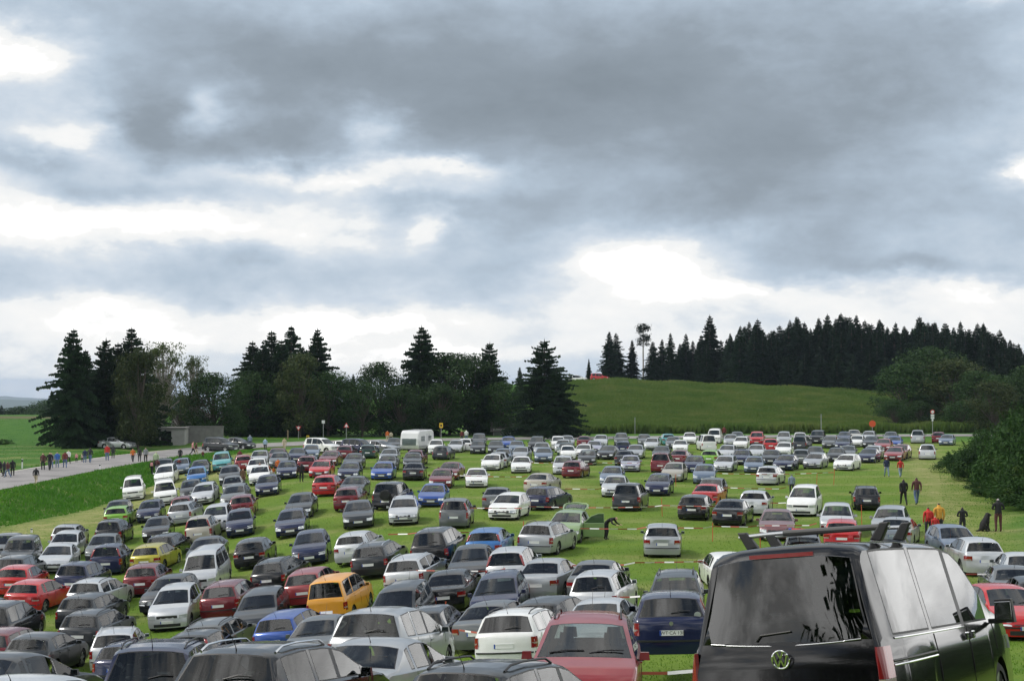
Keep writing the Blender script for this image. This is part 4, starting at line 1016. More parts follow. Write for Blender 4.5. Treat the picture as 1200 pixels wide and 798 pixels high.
        m.tube([(s*(hw(y)-side(.93)+.004), y-L/2, .93) for y in np.linspace(ya, yb_, 8)], .013, 6, 0); m.tube([(s*(hw(y)-side(.895)+.006), y-L/2, .895) for y in np.linspace(ya, yb_, 8)], .010, 6, 1)
        link('door_rail', m.me('rail', [PLAST, CHROME]), root)
        for yy in (T['B']+.14, T['B']-.12):
            m = MB(); z = 1.0; m.box((s*(hw(yy)-side(z)+.02), yy-L/2, z), (.035, .05, .075)); o = link('door_handle', m.me('van_handle', [CHROME]), root); b = o.modifiers.new('r', 'BEVEL'); b.width = .01; b.segments = 2
        m = MB()
        for y in (T['B'], T['C']+.02, T['c']+.2):
            zz = [.26,.5,.72,.9,belt(y)]
            if abs(y-T['wh'][0]) < .4: zz = [.8,.95,belt(y)]
            m.tube([(s*(hw(y)-side(z)+.0), y-L/2, z) for z in zz], .006, 5)
        tag(link('door_seam', m.me('van_seam', [UNDER]), root), kind='stuff')
    # tailgate seam and body crease
    m = MB(); patch = T['patch']; patch(m, 'R', -w*.83, w*.83, .60, .606, 0, off=.006, n=16, m=1); link('door_seam', m.me('gate_seam', [UNDER]), root)
    m = MB(); patch(m, 'R', -.36, .36, .755, .79, 0, off=.03, n=8, m=1); link('plate_trim', m.me('plate_trim', [pmat('dark_chrome',(.35,.36,.37),.25,.9)]), root)
    P = T['P']; e = P(0, .99, 'R', .016); emblem(root, (e[0], e[1]+.02, e[2]), (R(-6), 0, 0))
    link('number_plate', p['number_plate_r'], root); link('number_plate', p['number_plate_f'], root); link('grille', p['grille'], root); link('air_intake', p['air_intake'], root)
    # two silver roof bars on black feet: a bar at the back, one further forward
    for yb in (3.80, 3.10):
        b = MB(); z = H + .115; b.tube([(-.72, yb-L/2, z-.012), (-.45, yb-L/2, z), (.0, yb-L/2, z+.004), (.45, yb-L/2, z), (.72, yb-L/2, z-.012)], .021, 10)
        o = link('roof_bar', b.me('roof_bar', [pmat('brushed_bar', (.62,.63,.64), .3, .9)]), root)
        if yb > 3.5:
            g = MB(); g.tube([(-.62, yb-L/2, z-.006), (.28, yb-L/2, z+.002)][::1], .029, 10); link('bar_sleeve', g.me('bar_sleeve', [pmat('grey_rubber', (.10,.10,.10), .6)]), root)
        for s in (1, -1):
            f = MB(); vs = []
            sec = section(yb); xr, zr = sec[7]
            x0, x1 = s*.62, s*.72
            prof = [(x0+s*.02, z+.035), (x1+s*.01, z+.035), (s*(xr+.005), zr+.02), (s*(xr-.10), zr+.04)]
            for yy in (-.032, .032):
                for (x, zz) in prof: vs.append((x, yb-L/2+yy*(1 if zz > zr+.06 else 1.35), zz))
            f.add(vs, [(0,1,2,3),(7,6,5,4),(0,4,5,1),(1,5,6,2),(2,6,7,3),(3,7,4,0)])
            o = link('bar_foot', f.me('bar_foot', [PLAST]), root); bv = o.modifiers.new('r', 'BEVEL'); bv.width = .012; bv.segments = 2
    return root
build_t5()
plate_txt = text_mesh('WT\u00b7CA 138', .105, INK)
for c in CARS:
    r = make_car(c); T = TY[c['typ']]; L = T['L']; P = T['P']
    if 'plate' in c['extra']:
        e = P(0, .66, 'R', .024); link('plate_lettering', plate_txt, r, (e[0]-.02, e[1]+.022, e[2]), (R(90), 0, R(180)))
        m = MB(); m.tube([(0,0,0),(0,.01,0)], .045, 20); link('emblem', m.me('emblem', [RIM]), r, (P(0,.86,'R')[0], P(0,.86,'R')[1], .86))
        m = MB(); m.tube([(0,0,0),(0,.004,0)], .075, 20); y = T['gb']-.03; z = T['fn'][0](y)
        link('sticker', m.me('sticker', [pmat('white_sticker', (.6,.62,.66), .5)]), r, (-.58, T['fn'][4](.58, y, z)-L/2+.03, z-.02), (R(-25),0,0))
    if 'spare' in c['extra']:
        m = MB(); m.tube([(0,0,0),(0,.20,0)], [.34,.34], 26); m.tube([(0,.20,0),(0,.23,0)], [.34,.27], 26)
        link('spare_wheel', m.me('spare', [pmat('vinyl_cover', (.012,.012,.013), .35)], 40), r, (-.05, L/2+.02, 1.0))

# ---------------------------------------------------------------- labels for the cars that have none of their own
def view_uv(x, y, z):
    a = x/y; s = (z-CZ)/y; den = _cp + s*_sp
    # invert ray(): y=_cp-b*_sp, z=_sp+b*_cp
    b = (s*_cp - _sp)/(_cp + s*_sp); return 600 + a*FPX*(_cp-b*_sp), 399 - b*FPX
for c in CARS:
    c['pu'], c['pv'] = view_uv(c['x'], c['y'], gz(c['x'], c['y'])+.8)
    k = TY[c['typ']]['kind']; c['desc'] = c['colour']+' '+k
    c['cat'] = {'van':'van','boxy van':'van','people carrier':'minivan','off-roader':'SUV'}.get(k, 'car')
def side_phrase(c):
    if c['yaw'] is not None: return 'seen side-on'
    return 'facing the camera' if c['face'] == 'F' else 'seen from behind'
SHORT = {'small hatchback':'hatchback','estate car':'estate','compact people carrier':'compact','people carrier':'minivan','off-roader':'off-roader','boxy van':'van'}
def short(c):
    k = TY[c['typ']]['kind']; return c['colour'] + ' ' + SHORT.get(k, k)
def neigh(c):
    res = {}
    sc = FPX/c['y']
    for d in CARS:
        if d is c: continue
        du = (d['pu']-c['pu'])/sc; dv = (d['pv']-c['pv'])/sc
        if abs(dv) < 1.6 and abs(du) < 8:
            key = 'right' if du > 0 else 'left'
            if abs(du) > .5 and (key not in res or abs(du) < res[key][0]): res[key] = (abs(du), d)
        if abs(du) < 1.5 and .3 < abs(dv) < 4:
            key = 'below' if dv > 0 else 'above'
            if key not in res or abs(dv) < res[key][0]: res[key] = (abs(dv), d)
    return {k: v[1] for k, v in res.items()}
used = {c['label'] for c in CARS if c['label']}; cand_all = {}
def cands(c):
    n = neigh(c); b = '%s %s' % (short(c), side_phrase(c)); out = []
    zone = 'in the back rows' if c['y'] > 165 else None
    if 'left' in n and 'right' in n: out.append('%s, between %s and %s' % (b, short(n['left']), short(n['right'])))
    if 'left' in n: out.append('%s, right of %s' % (b, short(n['left'])))
    if 'right' in n: out.append('%s, left of %s' % (b, short(n['right'])))
    if 'above' in n: out.append('%s, just in front of %s' % (b, short(n['above'])))
    if 'below' in n: out.append('%s, just behind %s' % (b, short(n['below'])))
    if 'left' in n and 'above' in n: out.append('%s, right of %s and before %s' % (b, short(n['left']), short(n['above'])))
    if 'right' in n and 'above' in n: out.append('%s, left of %s and before %s' % (b, short(n['right']), short(n['above'])))
    if 'left' in n and 'right' in n and 'above' in n: out.append('%s, between %s and %s, before %s' % (b, short(n['left']), short(n['right']), short(n['above'])))
    if 'left' in n and 'right' in n and 'below' in n: out.append('%s, between %s and %s, behind %s' % (b, short(n['left']), short(n['right']), short(n['below'])))
    out = [o for o in out if len(o.split()) <= 16]
    return out
CC = {id(c): cands(c) for c in CARS if not c['label']}
from collections import Counter
cnt = Counter(s for v in CC.values() for s in set(v))
shared = 0
for c in CARS:
    if c['label']: continue
    pick = next((s for s in CC[id(c)] if cnt[s] == 1 and s not in used), None)
    if pick is None:
        col_ = 'left' if c['pu'] < 400 else ('middle' if c['pu'] < 800 else 'right')
        pick = '%s %s, towards the %s of the meadow' % (short(c), side_phrase(c), col_)
        if c['y'] > 150: pick = '%s %s in the back rows, towards the %s' % (short(c), side_phrase(c), col_)
        k = 2; 
        same = sorted([d for d in CARS if d.get('label') == pick], key=lambda d: d['pu'])
        if same: pick = pick + ', nearer the %s edge' % ('right' if c['pu'] > same[-1]['pu'] else 'left'); shared += 1
    c['label'] = pick; used.add(pick)
print('labels shared', shared, [l for l, k in Counter(c['label'] for c in CARS).items() if k > 1])
for c in CARS: tag(c['obj'], c['label'], c['cat'], 'cars parked in rows on the meadow')
for c in CARS:
    if len(c['label'].split()) > 16: print('LONG', c['label'])
# ---------------------------------------------------------------- open green car: raised hatch and open door
def open_green_car():
    c = dict(u=600+268/4, v=520+312/4, typ='hb5', face='F', a=10, colour='pale green', label='', extra=(), glass=None, yaw=None)
    return c
# ---------------------------------------------------------------- trees
def leafmesh(name, P, N_, size, mat, aspect=1.0, rs=None):
    """many small leaf faces: P centres, N_ facing directions"""
    n = len(P); rs = rs or rng
    a = np.cross(N_, rs.normal(size=(n,3))); a /= np.linalg.norm(a, axis=1)[:,None]+1e-9
    b = np.cross(N_, a); b /= np.linalg.norm(b, axis=1)[:,None]+1e-9
    s = (size*(0.6+0.8*rs.random(n)))[:,None] if np.ndim(size) else size*(0.6+0.8*rs.random(n))[:,None]
    V = np.stack([P-a*s*aspect, P-b*s*.55, P+a*s*aspect, P+b*s*.55], 1).reshape(-1,3)
    return quads(name, V, mat)
def quads(name, V, mat, k=4):
    nf = len(V)//k; me = bpy.data.meshes.new(name); me.vertices.add(len(V)); me.vertices.foreach_set('co', V.astype(np.float32).ravel())
    me.loops.add(len(V)); me.loops.foreach_set('vertex_index', np.arange(len(V), dtype=np.int32)); me.polygons.add(nf)
    me.polygons.foreach_set('loop_start', np.arange(0, len(V), k, dtype=np.int32)); me.update(calc_edges=True)
    if mat: me.materials.append(mat)
    return me
def leafmat(name, c1, c2, c3=None, sc=1.2, trans=.25):
    m = bpy.data.materials.new(name); m.use_nodes = True; N = NT(m.node_tree); p = N.n['Principled BSDF']
    t = N.new('ShaderNodeTexCoord').outputs['Object']; oi = N.new('ShaderNodeObjectInfo').outputs['Random']
    f = N.noise(t, sc, 3, .6).outputs['Fac']; g = N.noise(t, 9, 2, .5).outputs['Fac']
    stops = [(.32, c1), (.6, c2)] + ([(.74, c3)] if c3 else [])
    c = N.ramp(N.m('ADD', f, N.m('MULTIPLY', N.m('SUBTRACT', g, .5), .5)), stops)
    v = N.m('MULTIPLY_ADD', oi, .5, .75); hs = N.new('ShaderNodeHueSaturation'); N.l.new(v, hs.inputs['Value']); N.l.new(c, hs.inputs['Color'])
    N.l.new(hs.outputs[0], p.inputs['Base Color']); p.inputs['Roughness'].default_value = .7; p.inputs['Specular IOR Level'].default_value = .2
    tr = N.new('ShaderNodeBsdfTranslucent'); N.l.new(hs.outputs[0], tr.inputs[0]); mx = N.new('ShaderNodeMixShader'); mx.inputs[0].default_value = trans
    N.l.new(p.outputs[0], mx.inputs[1]); N.l.new(tr.outputs[0], mx.inputs[2]); N.l.new(mx.outputs[0], N.n['Material Output'].inputs[0])
    return m
NEEDLE = leafmat('spruce_needles', (.012,.028,.014), (.024,.048,.020), trans=.08)
NEEDL2 = leafmat('ridge_needles', (.010,.024,.013), (.020,.040,.019), trans=.05)
LEAF = leafmat('broad_leaves', (.014,.040,.010), (.030,.066,.015), (.052,.074,.018), trans=.2)
LEAFB = leafmat('bush_leaves', (.016,.046,.010), (.034,.082,.016), (.062,.098,.022), .8, trans=.25)
BIRCH = leafmat('birch_leaves', (.055,.085,.025), (.095,.130,.040), (.13,.14,.05), trans=.35)
BRONZE = leafmat('bronze_leaves', (.024,.044,.012), (.045,.062,.017), (.070,.072,.022), trans=.2)
BARK = pmat('bark', (.075,.060,.048), .9, noise=(6,.35)); BARKP = pmat('pale_bark', (.30,.27,.24), .85, noise=(4,.45))
def spruce(seed, h, r, dens=1.0, droop=.35, bare=.06, mat=NEEDLE, ragged=.25, nb=11):
    rs = np.random.default_rng(seed); Q = []
    nlev = int(h*3.3)
    for i in range(nlev):
        t = bare + (1-bare)*(i+rs.random()*.6)/nlev
        if t > .985: continue
        rad = .06 + r*(1-t)**.80*(.62+.38*min(1, (t-bare+.04)/.10))*(.86+.28*rs.random())
        for k in range(nb):
            if rs.random() > dens: continue
            a = rs.random()*2*math.pi; ln = rad*(1.08 - ragged*rs.random()*1.9)*(1+.16*math.sin(a*2+seed)+.12*math.sin(a*3+t*9+seed)); ln = max(.12, ln)
            zr0 = (rs.random()-.5)*.9
            if rs.random() < .08: ln *= 1.25
            nst = max(3, int(ln/.32)); ca, sa = math.cos(a), math.sin(a)
            zr = t*h+zr0*(1-t); up = .06+.55*t*t
            for j in range(nst):
                q = (j+.6)/nst; x = ln*q; dz = x*up - droop*x*x/max(ln,.6)*.9
                c = np.array([ca*x, sa*x, zr+dz])
                for s in (-1, 1):
                    tw = (.50+.36*rs.random())*(1.15-q*.55)*min(1.3, .30+ln*.42)
                    d = np.array([ca*.55 - s*sa*.8, sa*.55 + s*ca*.8, -.18-.25*rs.random()])*tw
                    wv = np.array([-ca*.20, -sa*.20, -.22-.24*rs.random()])*(.6+.7*rs.random())*min(1, .35+ln*.5)
                    Q += [c, c+d*.55+wv*.6, c+d, c+d*.45-wv*.6]
    # leader
    for k in range(5):
        a = k*1.25; z = h*(1-.012*k*1.2); Q += [np.array([0,0,z+.25]), np.array([.10*math.cos(a),.10*math.sin(a),z-.3]), np.array([0,0,z-.5]), np.array([-.10*math.cos(a),-.10*math.sin(a),z-.3])]
    crown = quads('spruce_crown', np.array(Q), mat)
    tb = MB(); tb.tube([(0,0,-.3),(0,0,h*.3),(0,0,h*.7),(0,0,h*.97)], [.022*h*.9,.016*h,.008*h,.002*h], 7); trunk = tb.me('spruce_trunk', [BARK], 60)
    return trunk, crown, h
def pine(seed, h, r, mat=NEEDL2, start=.55):
    """tall bare stem with a tuft of a crown"""
    rs = np.random.default_rng(seed); P = []; tb = MB(); tb.tube([(0,0,-.3),(.1,0,h*.5),(0,.05,h*.96)], [.016*h,.012*h,.004*h], 7)
    for i in range(22):
        t = start+(1-start)*rs.random(); a = rs.random()*6.28; q = (t-start)/(1-start); ln = r*(.45+.8*math.sin(math.pi*min(1,q*.8+.15)))*(.6+.6*rs.random())
        e = np.array([math.cos(a)*ln, math.sin(a)*ln, t*h+.25*ln]); tb.tube([(0,0,t*h-.2), tuple(e)], [.05,.015], 5)
        n = 90; P.append(e*[.75,.75,1]+rs.normal(size=(n,3))*[.42*r*.7,.42*r*.7,.30*r*.6])
    P = np.concatenate(P); P[:,2] = np.minimum(P[:,2], h+.2)
    N_ = rs.normal(size=P.shape)+[0,0,.6]; N_ /= np.linalg.norm(N_,axis=1)[:,None]
    return tb.me('pine_trunk',[BARKP],60), leafmesh('pine_crown', P, N_, .20, mat, 1.5, rs), h
def broad(seed, h, r, n=9000, mat=LEAF, leaf=.17, base=.18, clumps=42, loose=.0, bark=BARK, top=1.0, airy=0):
    rs = np.random.default_rng(seed); tb = MB(); cen = []
    for i in range(clumps):
        u = rs.random(); z = base + (1-base)*u; a = rs.random()*6.283
        rr = r*(math.sin(math.pi*min(.97, .16+.80*u))**.65)*(.35+.65*rs.random()**.5)
        cen.append((math.cos(a)*rr, math.sin(a)*rr, z*h*(.95 if u > .9 else 1), (.16+.14*rs.random())*r*(1.15-airy*.6)))
    cen.append((0,0,h*.93,.18*r)); P = []; N_ = []
    for (x,y,z,cr) in cen:
        k = int(n/len(cen)); d = rs.normal(size=(k,3)); d /= np.linalg.norm(d,axis=1)[:,None]; rad = cr*1.5*(rs.random(k)**.45)[:,None]
        q = d*rad*[1.15,1.15,.85]; P.append(q+[x,y,z]); N_.append(d+rs.normal(size=(k,3))*.7+[0,0,.35])
        tb.tube([(0,0,h*base*.8+.2*(z-h*base)), (x*.45,y*.45,(z+h*base)*.55), (x*.95,y*.95,z)], [.011*h,.007*h,.003*h], 5)
    if loose:
        k = int(n*loose); a = rs.random(k)*6.28; q = rs.random(k)**.5*r*1.08; P.append(np.stack([np.cos(a)*q,np.sin(a)*q,h*(base+(1-base)*rs.random(k))],-1)); N_.append(rs.normal(size=(k,3)))
    P = np.concatenate(P); N_ = np.concatenate(N_); N_ /= np.linalg.norm(N_,axis=1)[:,None]
    P[:,2] = np.clip(P[:,2], .15, h*1.02)
    tb.tube([(0,0,-.3),(.05,0,h*base),(0,.1,h*.7)], [.022*h,.016*h,.006*h], 8)
    return tb.me('branches', [bark], 60), leafmesh('leaf_crown', P, N_, leaf, mat, 1.25, rs), h
def bush(seed, h, r, n=9000, mat=LEAFB, leaf=.07):
    rs = np.random.default_rng(seed); P = []; N_ = []; tb = MB()
    for i in range(46):
        a = rs.random()*6.28; q = r*rs.random()**.5; top = h*(1-(q/r)**2*.72)*(.75+.3*rs.random()); z = top*rs.random()**.35
        k = n//46; d = rs.normal(size=(k,3)); d /= np.linalg.norm(d,axis=1)[:,None]; c = .28*r*(.6+.6*rs.random())
        P.append(d*(rs.random(k)**.4)[:,None]*c*[1,1,.9]+[math.cos(a)*q, math.sin(a)*q, z]); N_.append(d+rs.normal(size=(k,3))*.6+[0,0,.3])
        if i % 4 == 0: tb.tube([(math.cos(a)*q*.3, math.sin(a)*q*.3, -.1), (math.cos(a)*q, math.sin(a)*q, z*.9)], [.05,.015], 5)
    for i in range(40):                                   # long shoots that break the outline
        a = rs.random()*6.28; q = r*.8*rs.random()**.5; b = np.array([math.cos(a)*q, math.sin(a)*q, h*(1-(q/r)**2*.6)*.85]); d = np.array([math.cos(a)*.35, math.sin(a)*.35, 1.0])*(.5+.6*rs.random())*h*.22
        k = 30; tt = rs.random(k)[:,None]; P.append(b+d*tt+rs.normal(size=(k,3))*.06); N_.append(rs.normal(size=(k,3)))
    P = np.concatenate(P); N_ = np.concatenate(N_); N_ /= np.linalg.norm(N_,axis=1)[:,None]+1e-9; P[:,2] = np.maximum(P[:,2], .02)
    return tb.me('stems',[BARK],60), leafmesh('foliage', P, N_, leaf, mat, 1.3, rs), h
def tree_at(name, proto, u, vtop, Y, label, group=None, cat='tree', rot=None, wide=1.0, X=None, ht=None):
    if X is None: X = at_depth(u, Y)
    h = ht if ht else CZ + ray(u, vtop)[1]*Y - gz(X, Y)
    s = h/proto[2]; rot = random.random()*6.28 if rot is None else rot
    r = empty(name, (X, Y, gz(X, Y)-.05), (0,0,rot), label, cat, group); r.scale = (s*wide, s*wide, s)
    link('trunk' if cat == 'tree' else 'stems', proto[0], r); link('crown' if cat == 'tree' else 'foliage', proto[1], r)
    return r
SP = [spruce(1, 16, 5.4, .95, .30, .03, ragged=.32), spruce(2, 16, 4.4, .95, .38, .03, ragged=.3), spruce(3, 16, 3.6, .95, .28, .04, ragged=.3), spruce(4, 16, 4.8, .9, .22, .04, ragged=.42)]
BR = [broad(11, 12, 4.6), broad(12, 12, 5.2, base=.12), broad(13, 12, 4.2, mat=BRONZE, base=.10)]
BI = broad(21, 13, 3.6, 4200, BIRCH, .14, .22, 95, loose=.35, bark=BARKP, airy=1)
# left group
for a in [('spruce_tree',SP[0],86,384,192,'broad ragged spruce with layered boughs, leftmost of the tall trees by the lane',1.05),
          ('spruce_tree',SP[3],124,396,196,'dark spruce with a blunt crown, second from the left by the lane',1.1),
          ('spruce_tree',SP[2],154,384,200,'slim pointed spruce, third from the left by the lane',1.45),
          ('leafy_tree',BR[2],162,408,190,'bronze green leafy tree in front of the slim pointed spruce at left',.62),
          ('birch_tree',BI,191,400,208,'airy birch with hanging twigs and sky showing through, beside the bronze green tree',.75),
          ('birch_tree',BI,228,416,214,'smaller airy birch leaning above the grey garage',.6),
          ('leafy_tree',BR[1],174,446,212,'low dark leafy tree beneath the airy birch beside the garage',.8),
          ('leafy_tree',BR[0],252,438,212,'rounded dark leafy tree right of the grey garage',1.1),
          ('leafy_tree',BR[1],212,462,224,'low leafy tree behind the grey garage roof',1.2),
          ('spruce_tree',SP[1],100,410,206,'dark spruce filling the gap between the two leftmost spruces',1.2),
          ('spruce_tree',SP[1],296,400,228,'dark spruce at the left end of the second tree group',1.35),
          ('spruce_tree',SP[2],318,388,232,'slim dark spruce in the second tree group, left of the double top',1.5),
          ('spruce_tree',SP[2],341,382,234,'tallest slim spruce of the second tree group',1.5),
          ('spruce_tree',SP[1],330,398,228,'dark spruce between the slim spruces of the second tree group',1.5),
          ('spruce_tree',SP[0],372,384,236,'open spruce with spreading boughs at the right end of the second group',.95),
          ('leafy_tree',BR[2],352,414,222,'bronze green leafy tree in front of the second group of spruces',.75),
          ('leafy_tree',BR[1],300,436,224,'dark leafy tree at the foot of the second tree group',1.0),
          ('leafy_tree',BR[0],400,448,228,'low leafy tree between the second group and the rounded middle trees',1.0),
          ('leafy_tree',BR[0],446,426,230,'rounded leafy tree with a thin pale top left of the tall middle spruce',1.0),
          ('leafy_tree',BR[1],425,448,224,'low broad leafy tree left of the caravan',1.1),
          ('leafy_tree',BR[1],470,452,226,'low leafy tree directly behind the caravan',1.1),
          ('spruce_tree',SP[1],414,438,300,'small distant spruce tip between the leafy trees',.8),
          ('spruce_tree',SP[0],494,381,232,'tall broad spruce standing in the middle of the tree line',1.1),
          ('leafy_tree',BR[0],527,415,232,'dark round leafy tree right of the tall middle spruce',1.1),
          ('leafy_tree',BR[1],548,416,236,'dark leafy tree left of the ragged pine',1.0),
          ('leafy_tree',BR[0],516,450,226,'low dark leafy tree behind the parked vans',1.2),
          ('spruce_tree',SP[3],574,400,236,'ragged conifer with a forked top, right of the dark leafy trees',1.15),
          ('leafy_tree',BR[1],590,448,232,'low leafy tree behind the shingled house roof',1.1),
          ('spruce_tree',SP[3],638,397,222,'bushy spruce with a wide spreading skirt, rightmost of the tree line',1.45),
          ('spruce_tree',SP[1],308,404,226,'dark spruce closing the gap at the left of the second tree group',1.4),
          ('spruce_tree',SP[3],352,404,230,'ragged dark conifer behind the bronze tree of the second group',1.3),
          ('leafy_tree',BR[1],385,436,226,'dark leafy tree under the open spruce of the second group',1.0),
          ('spruce_tree',SP[1],138,402,198,'dark spruce between the blunt and the slim pointed spruce at left',1.4),
          ('spruce_tree',SP[0],652,430,220,'lower spreading spruce beside the crop field edge',1.3),
          ('spruce_tree',SP[2],609,430,300,'small far spruce tip left of the wide bushy spruce',.9)]:
    tree_at(a[0], a[1], a[2], a[3], a[4], a[5], 'trees along the lane', wide=a[6])
# forest on the ridge, right: many trees that nothing tells apart share one label
RS = [spruce(31, 20, 4.2, .9, .35, .01, NEEDL2, nb=10), spruce(32, 20, 3.5, .9, .3, .01, NEEDL2, nb=10), spruce(33, 20, 3.9, .85, .3, .01, NEEDL2, .4, nb=10)]
PI_ = [pine(41, 20, 2.4), pine(42, 20, 2.0, start=.62)]
tree_at('spruce_tree', RS[1], 690, 420, 372, 'small spruce alone on the crest left of the forest', 'trees on the ridge')
tree_at('spruce_tree', RS[2], 714, 388, 374, 'broad rounded conifer at the left end of the ridge trees', 'trees on the ridge', wide=1.5)
tree_at('spruce_tree', RS[1], 722, 390, 378, 'dark conifer right behind the rounded one on the ridge', 'trees on the ridge', wide=1.5)
tree_at('spruce_tree', RS[2], 741, 398, 378, 'dark conifer left of the tall bare-stemmed pine', 'trees on the ridge', wide=1.3)
tree_at('pine_tree', PI_[1], 754, 380, 372, 'tall pine with a pale bare stem and a small tufted crown on the ridge', 'trees on the ridge', wide=1.0)
tree_at('spruce_tree', RS[0], 832, 369, 374, 'tallest spruce of the ridge, standing above its neighbours left of the dense forest', 'trees on the ridge', wide=1.3)
forest_top = [(765,398),(776,396),(786,388),(797,402),(804,390),(812,398),(822,392),(845,398),(856,388),(862,400),(868,380),(878,376),(888,373),(897,390),(904,386),(914,380),(926,374),(934,368),(943,376),(950,384),(960,370),(970,366),(980,372),(986,366),(996,370),(1004,368),(1014,374),(1022,378),(1031,372),(1040,382),(1050,376),(1060,380),(1070,382),(1078,370),(1088,376),(1096,376),(1108,376),(1118,382),(1126,376),(1136,384),(1146,378),(1153,378),(1164,388),(1172,386),(1184,396),(1194,402),(1206,406),(1218,400),(1230,410)]
for i, (u, v) in enumerate(forest_top):
    Y = 366 + random.random()*14 - max(0, u-1050)*.25
    tree_at('spruce_tree', RS[i % 3], u, v + random.random()*2, Y, 'dark spruce in the dense forest on the ridge', 'spruces of the ridge forest', wide=1.15+.3*random.random())
    if i > 2: tree_at('spruce_tree', RS[(i+2) % 3], u-4, v+7+random.random()*9, Y+6, 'dark spruce in the dense forest on the ridge', 'spruces of the ridge forest', wide=1.3+.4*random.random())
    if i > 4: tree_at('spruce_tree', RS[(i+1) % 3], u+6, v+10+random.random()*8, Y-9, 'dark spruce in the dense forest on the ridge', 'spruces of the ridge forest', wide=1.2+.3*random.random())
rt_ = random.Random(3)
for i in range(44):
    u_ = 858+i*8.4+rt_.uniform(-3,3); v_ = float(np.interp(u_, [q_[0] for q_ in forest_top], [q_[1] for q_ in forest_top]))
    tree_at('spruce_tree', RS[i % 3], u_, v_+rt_.uniform(2,9), 366-max(0,u_-1050)*.25+rt_.uniform(-4,10), 'dark spruce in the dense forest on the ridge', 'spruces of the ridge forest', wide=1.3+.5*rt_.random())
for i in range(16):
    tree_at('spruce_tree', RS[i % 3], 905+i*19, 410+random.random()*10, 356-i*4.0, 'dark spruce in the dense forest on the ridge', 'spruces of the ridge forest', wide=1.6)
# leafy trees at the right below the forest
for a in [(BR[0],1060,428,262,'dark round leafy tree at the foot of the forest, leftmost beside the crop field',1.25),(BR[1],1092,408,268,'tall leafy tree under the forest, left of the bronze one',1.2),
          (BR[2],1120,420,258,'bronze green leafy tree under the forest on the right',1.3),(BR[0],1150,436,250,'leafy tree right of the bronze green one under the forest',1.2),
          (BR[1],1184,440,244,'leafy tree at the right edge under the forest',1.3),(BR[1],1048,468,246,'low shrubby tree beside the red round sign',1.2),
          (BR[0],1078,470,248,'low dark tree behind the round road sign',1.4),(BR[2],1165,446,236,'low bronze tree above the parked white car',1.2),(BR[1],1125,470,244,'low dark tree left of the parked white car',1.4),(BR[0],1215,430,240,'leafy tree cut by the right edge of the picture',1.3)]:
    tree_at('leafy_tree', a[0], a[1], a[2], a[3], a[4], 'leafy trees below the forest', wide=a[5])
# bushes on the bank at the right
BU = [bush(51, 3.2, 2.4), bush(52, 3.2, 2.8), bush(53, 3.2, 2.2, mat=LEAFB)]
bl = [(1118,538,146,2.6),(1134,526,136,3.4),(1136,552,124,2.6),(1156,516,124,4.2),(1158,556,114,2.4),(1180,508,114,4.6),(1178,556,107,2.6),(1202,496,108,5.2),(1202,552,101,2.8),(1216,484,102,6.0),(1222,548,95,3.2),(1160,572,107,2.0),(1194,572,98,2.3),(1236,500,96,5.5),(1218,578,92,2.2),(1156,503,140,4.0),(1186,488,130,5),(1214,470,118,6.2)]
wh = ['leftmost low bush beside the pale silver compact car','bush behind the leftmost one on the right bank','low bush spreading over the grass edge on the right','tall leafy bush in the middle of the right bank','low bush in front of the tall middle one on the bank','tall bush on the right bank above the dark hollow','bush at the foot of the bank above the walkers','high bush near the right edge of the bank','bush at the bank foot left of the man with the dog','highest bush at the right edge of the picture','bush behind the man with the black dog','small shrub on the grass between walkers and bank','small shrub right behind the man in black','tall bush just cut by the right edge','shrub at the right edge beside the man in black','bush at the back of the right bank','tall bush at the back of the bank near the white saloon','highest bush at the very back near the right edge']
for i, (u, v, Y, h) in enumerate(bl):
    X = at_depth(u, Y); h2 = CZ + ray(u, v)[1]*Y - gz(X, Y)
    tree_at('bush', BU[i % 3], u, v, Y, wh[i], 'bushes on the bank at the right', cat='bush', wide=max(.8, min(1.5, 3.2/max(h2,1)*1.1)), ht=max(1.2, h2))
# dark shrub on the slope at far left, far tree line
tree_at('bush', BU[1], 4, 514, 200, 'low dark round shrub on the green slope at the far left', None, 'bush', wide=2.4)
fl = [(-14,478),(2,474),(10,479),(22,476),(31,477),(38,474),(44,480),(50,478),(57,470),(64,466),(72,474),(82,470),(92,476),(200,470),(216,476),(262,478)]
for i, (u, v) in enumerate(fl):
    tree_at('spruce_tree' if i % 2 else 'leafy_tree', RS[i % 3] if i % 2 else BR[i % 2], u, v, 470+random.random()*30, 'far conifer in the tree line beyond the green slope' if i % 2 else 'far leafy tree in the tree line beyond the green slope', 'far tree line beyond the slope', wide=1.3)

# trees on the slope behind the viewpoint; the black van and the other cars mirror them
behind = [(-52,-22,17),(-42,-30,19),(-32,-34,16),(-22,-36,20),(-13,-34,17),(-4,-38,19),(6,-33,18),(14,-36,20),(24,-34,17),(34,-30,15),(45,-24,12),(55,-14,11),(-58,-8,13),(46,6,7),(52,16,8),(66,24,10),(-9.5,-10,20)]
for i, (X, Y, h) in enumerate(behind):
    tree_at('leafy_tree' if i % 3 else 'spruce_tree', (BR[0],BR[1],SP[1])[(i+2) % 3] if i % 3 else SP[1], 0, 0, Y, 'tree on the slope behind the viewpoint, seen only mirrored in car windows', 'trees behind the viewpoint', X=X, ht=h, wide=1.2)

hedge = [(27,22,3.2),(31,30,3.8),(29,38,3.4),(34,44,4.4),(33,52,4.0),(38,60,4.6),(36,34,5.0),(41,50,5.4),(30,14,3.4),(44,40,6.0)]
for i, (X, Y, h) in enumerate(hedge):
    tree_at('bush', BU[i % 3], 0, 0, Y, 'bush on the right bank outside the picture, mirrored in the black van side windows', 'bushes beside the black van', cat='bush', X=X, ht=h, wide=1.3)
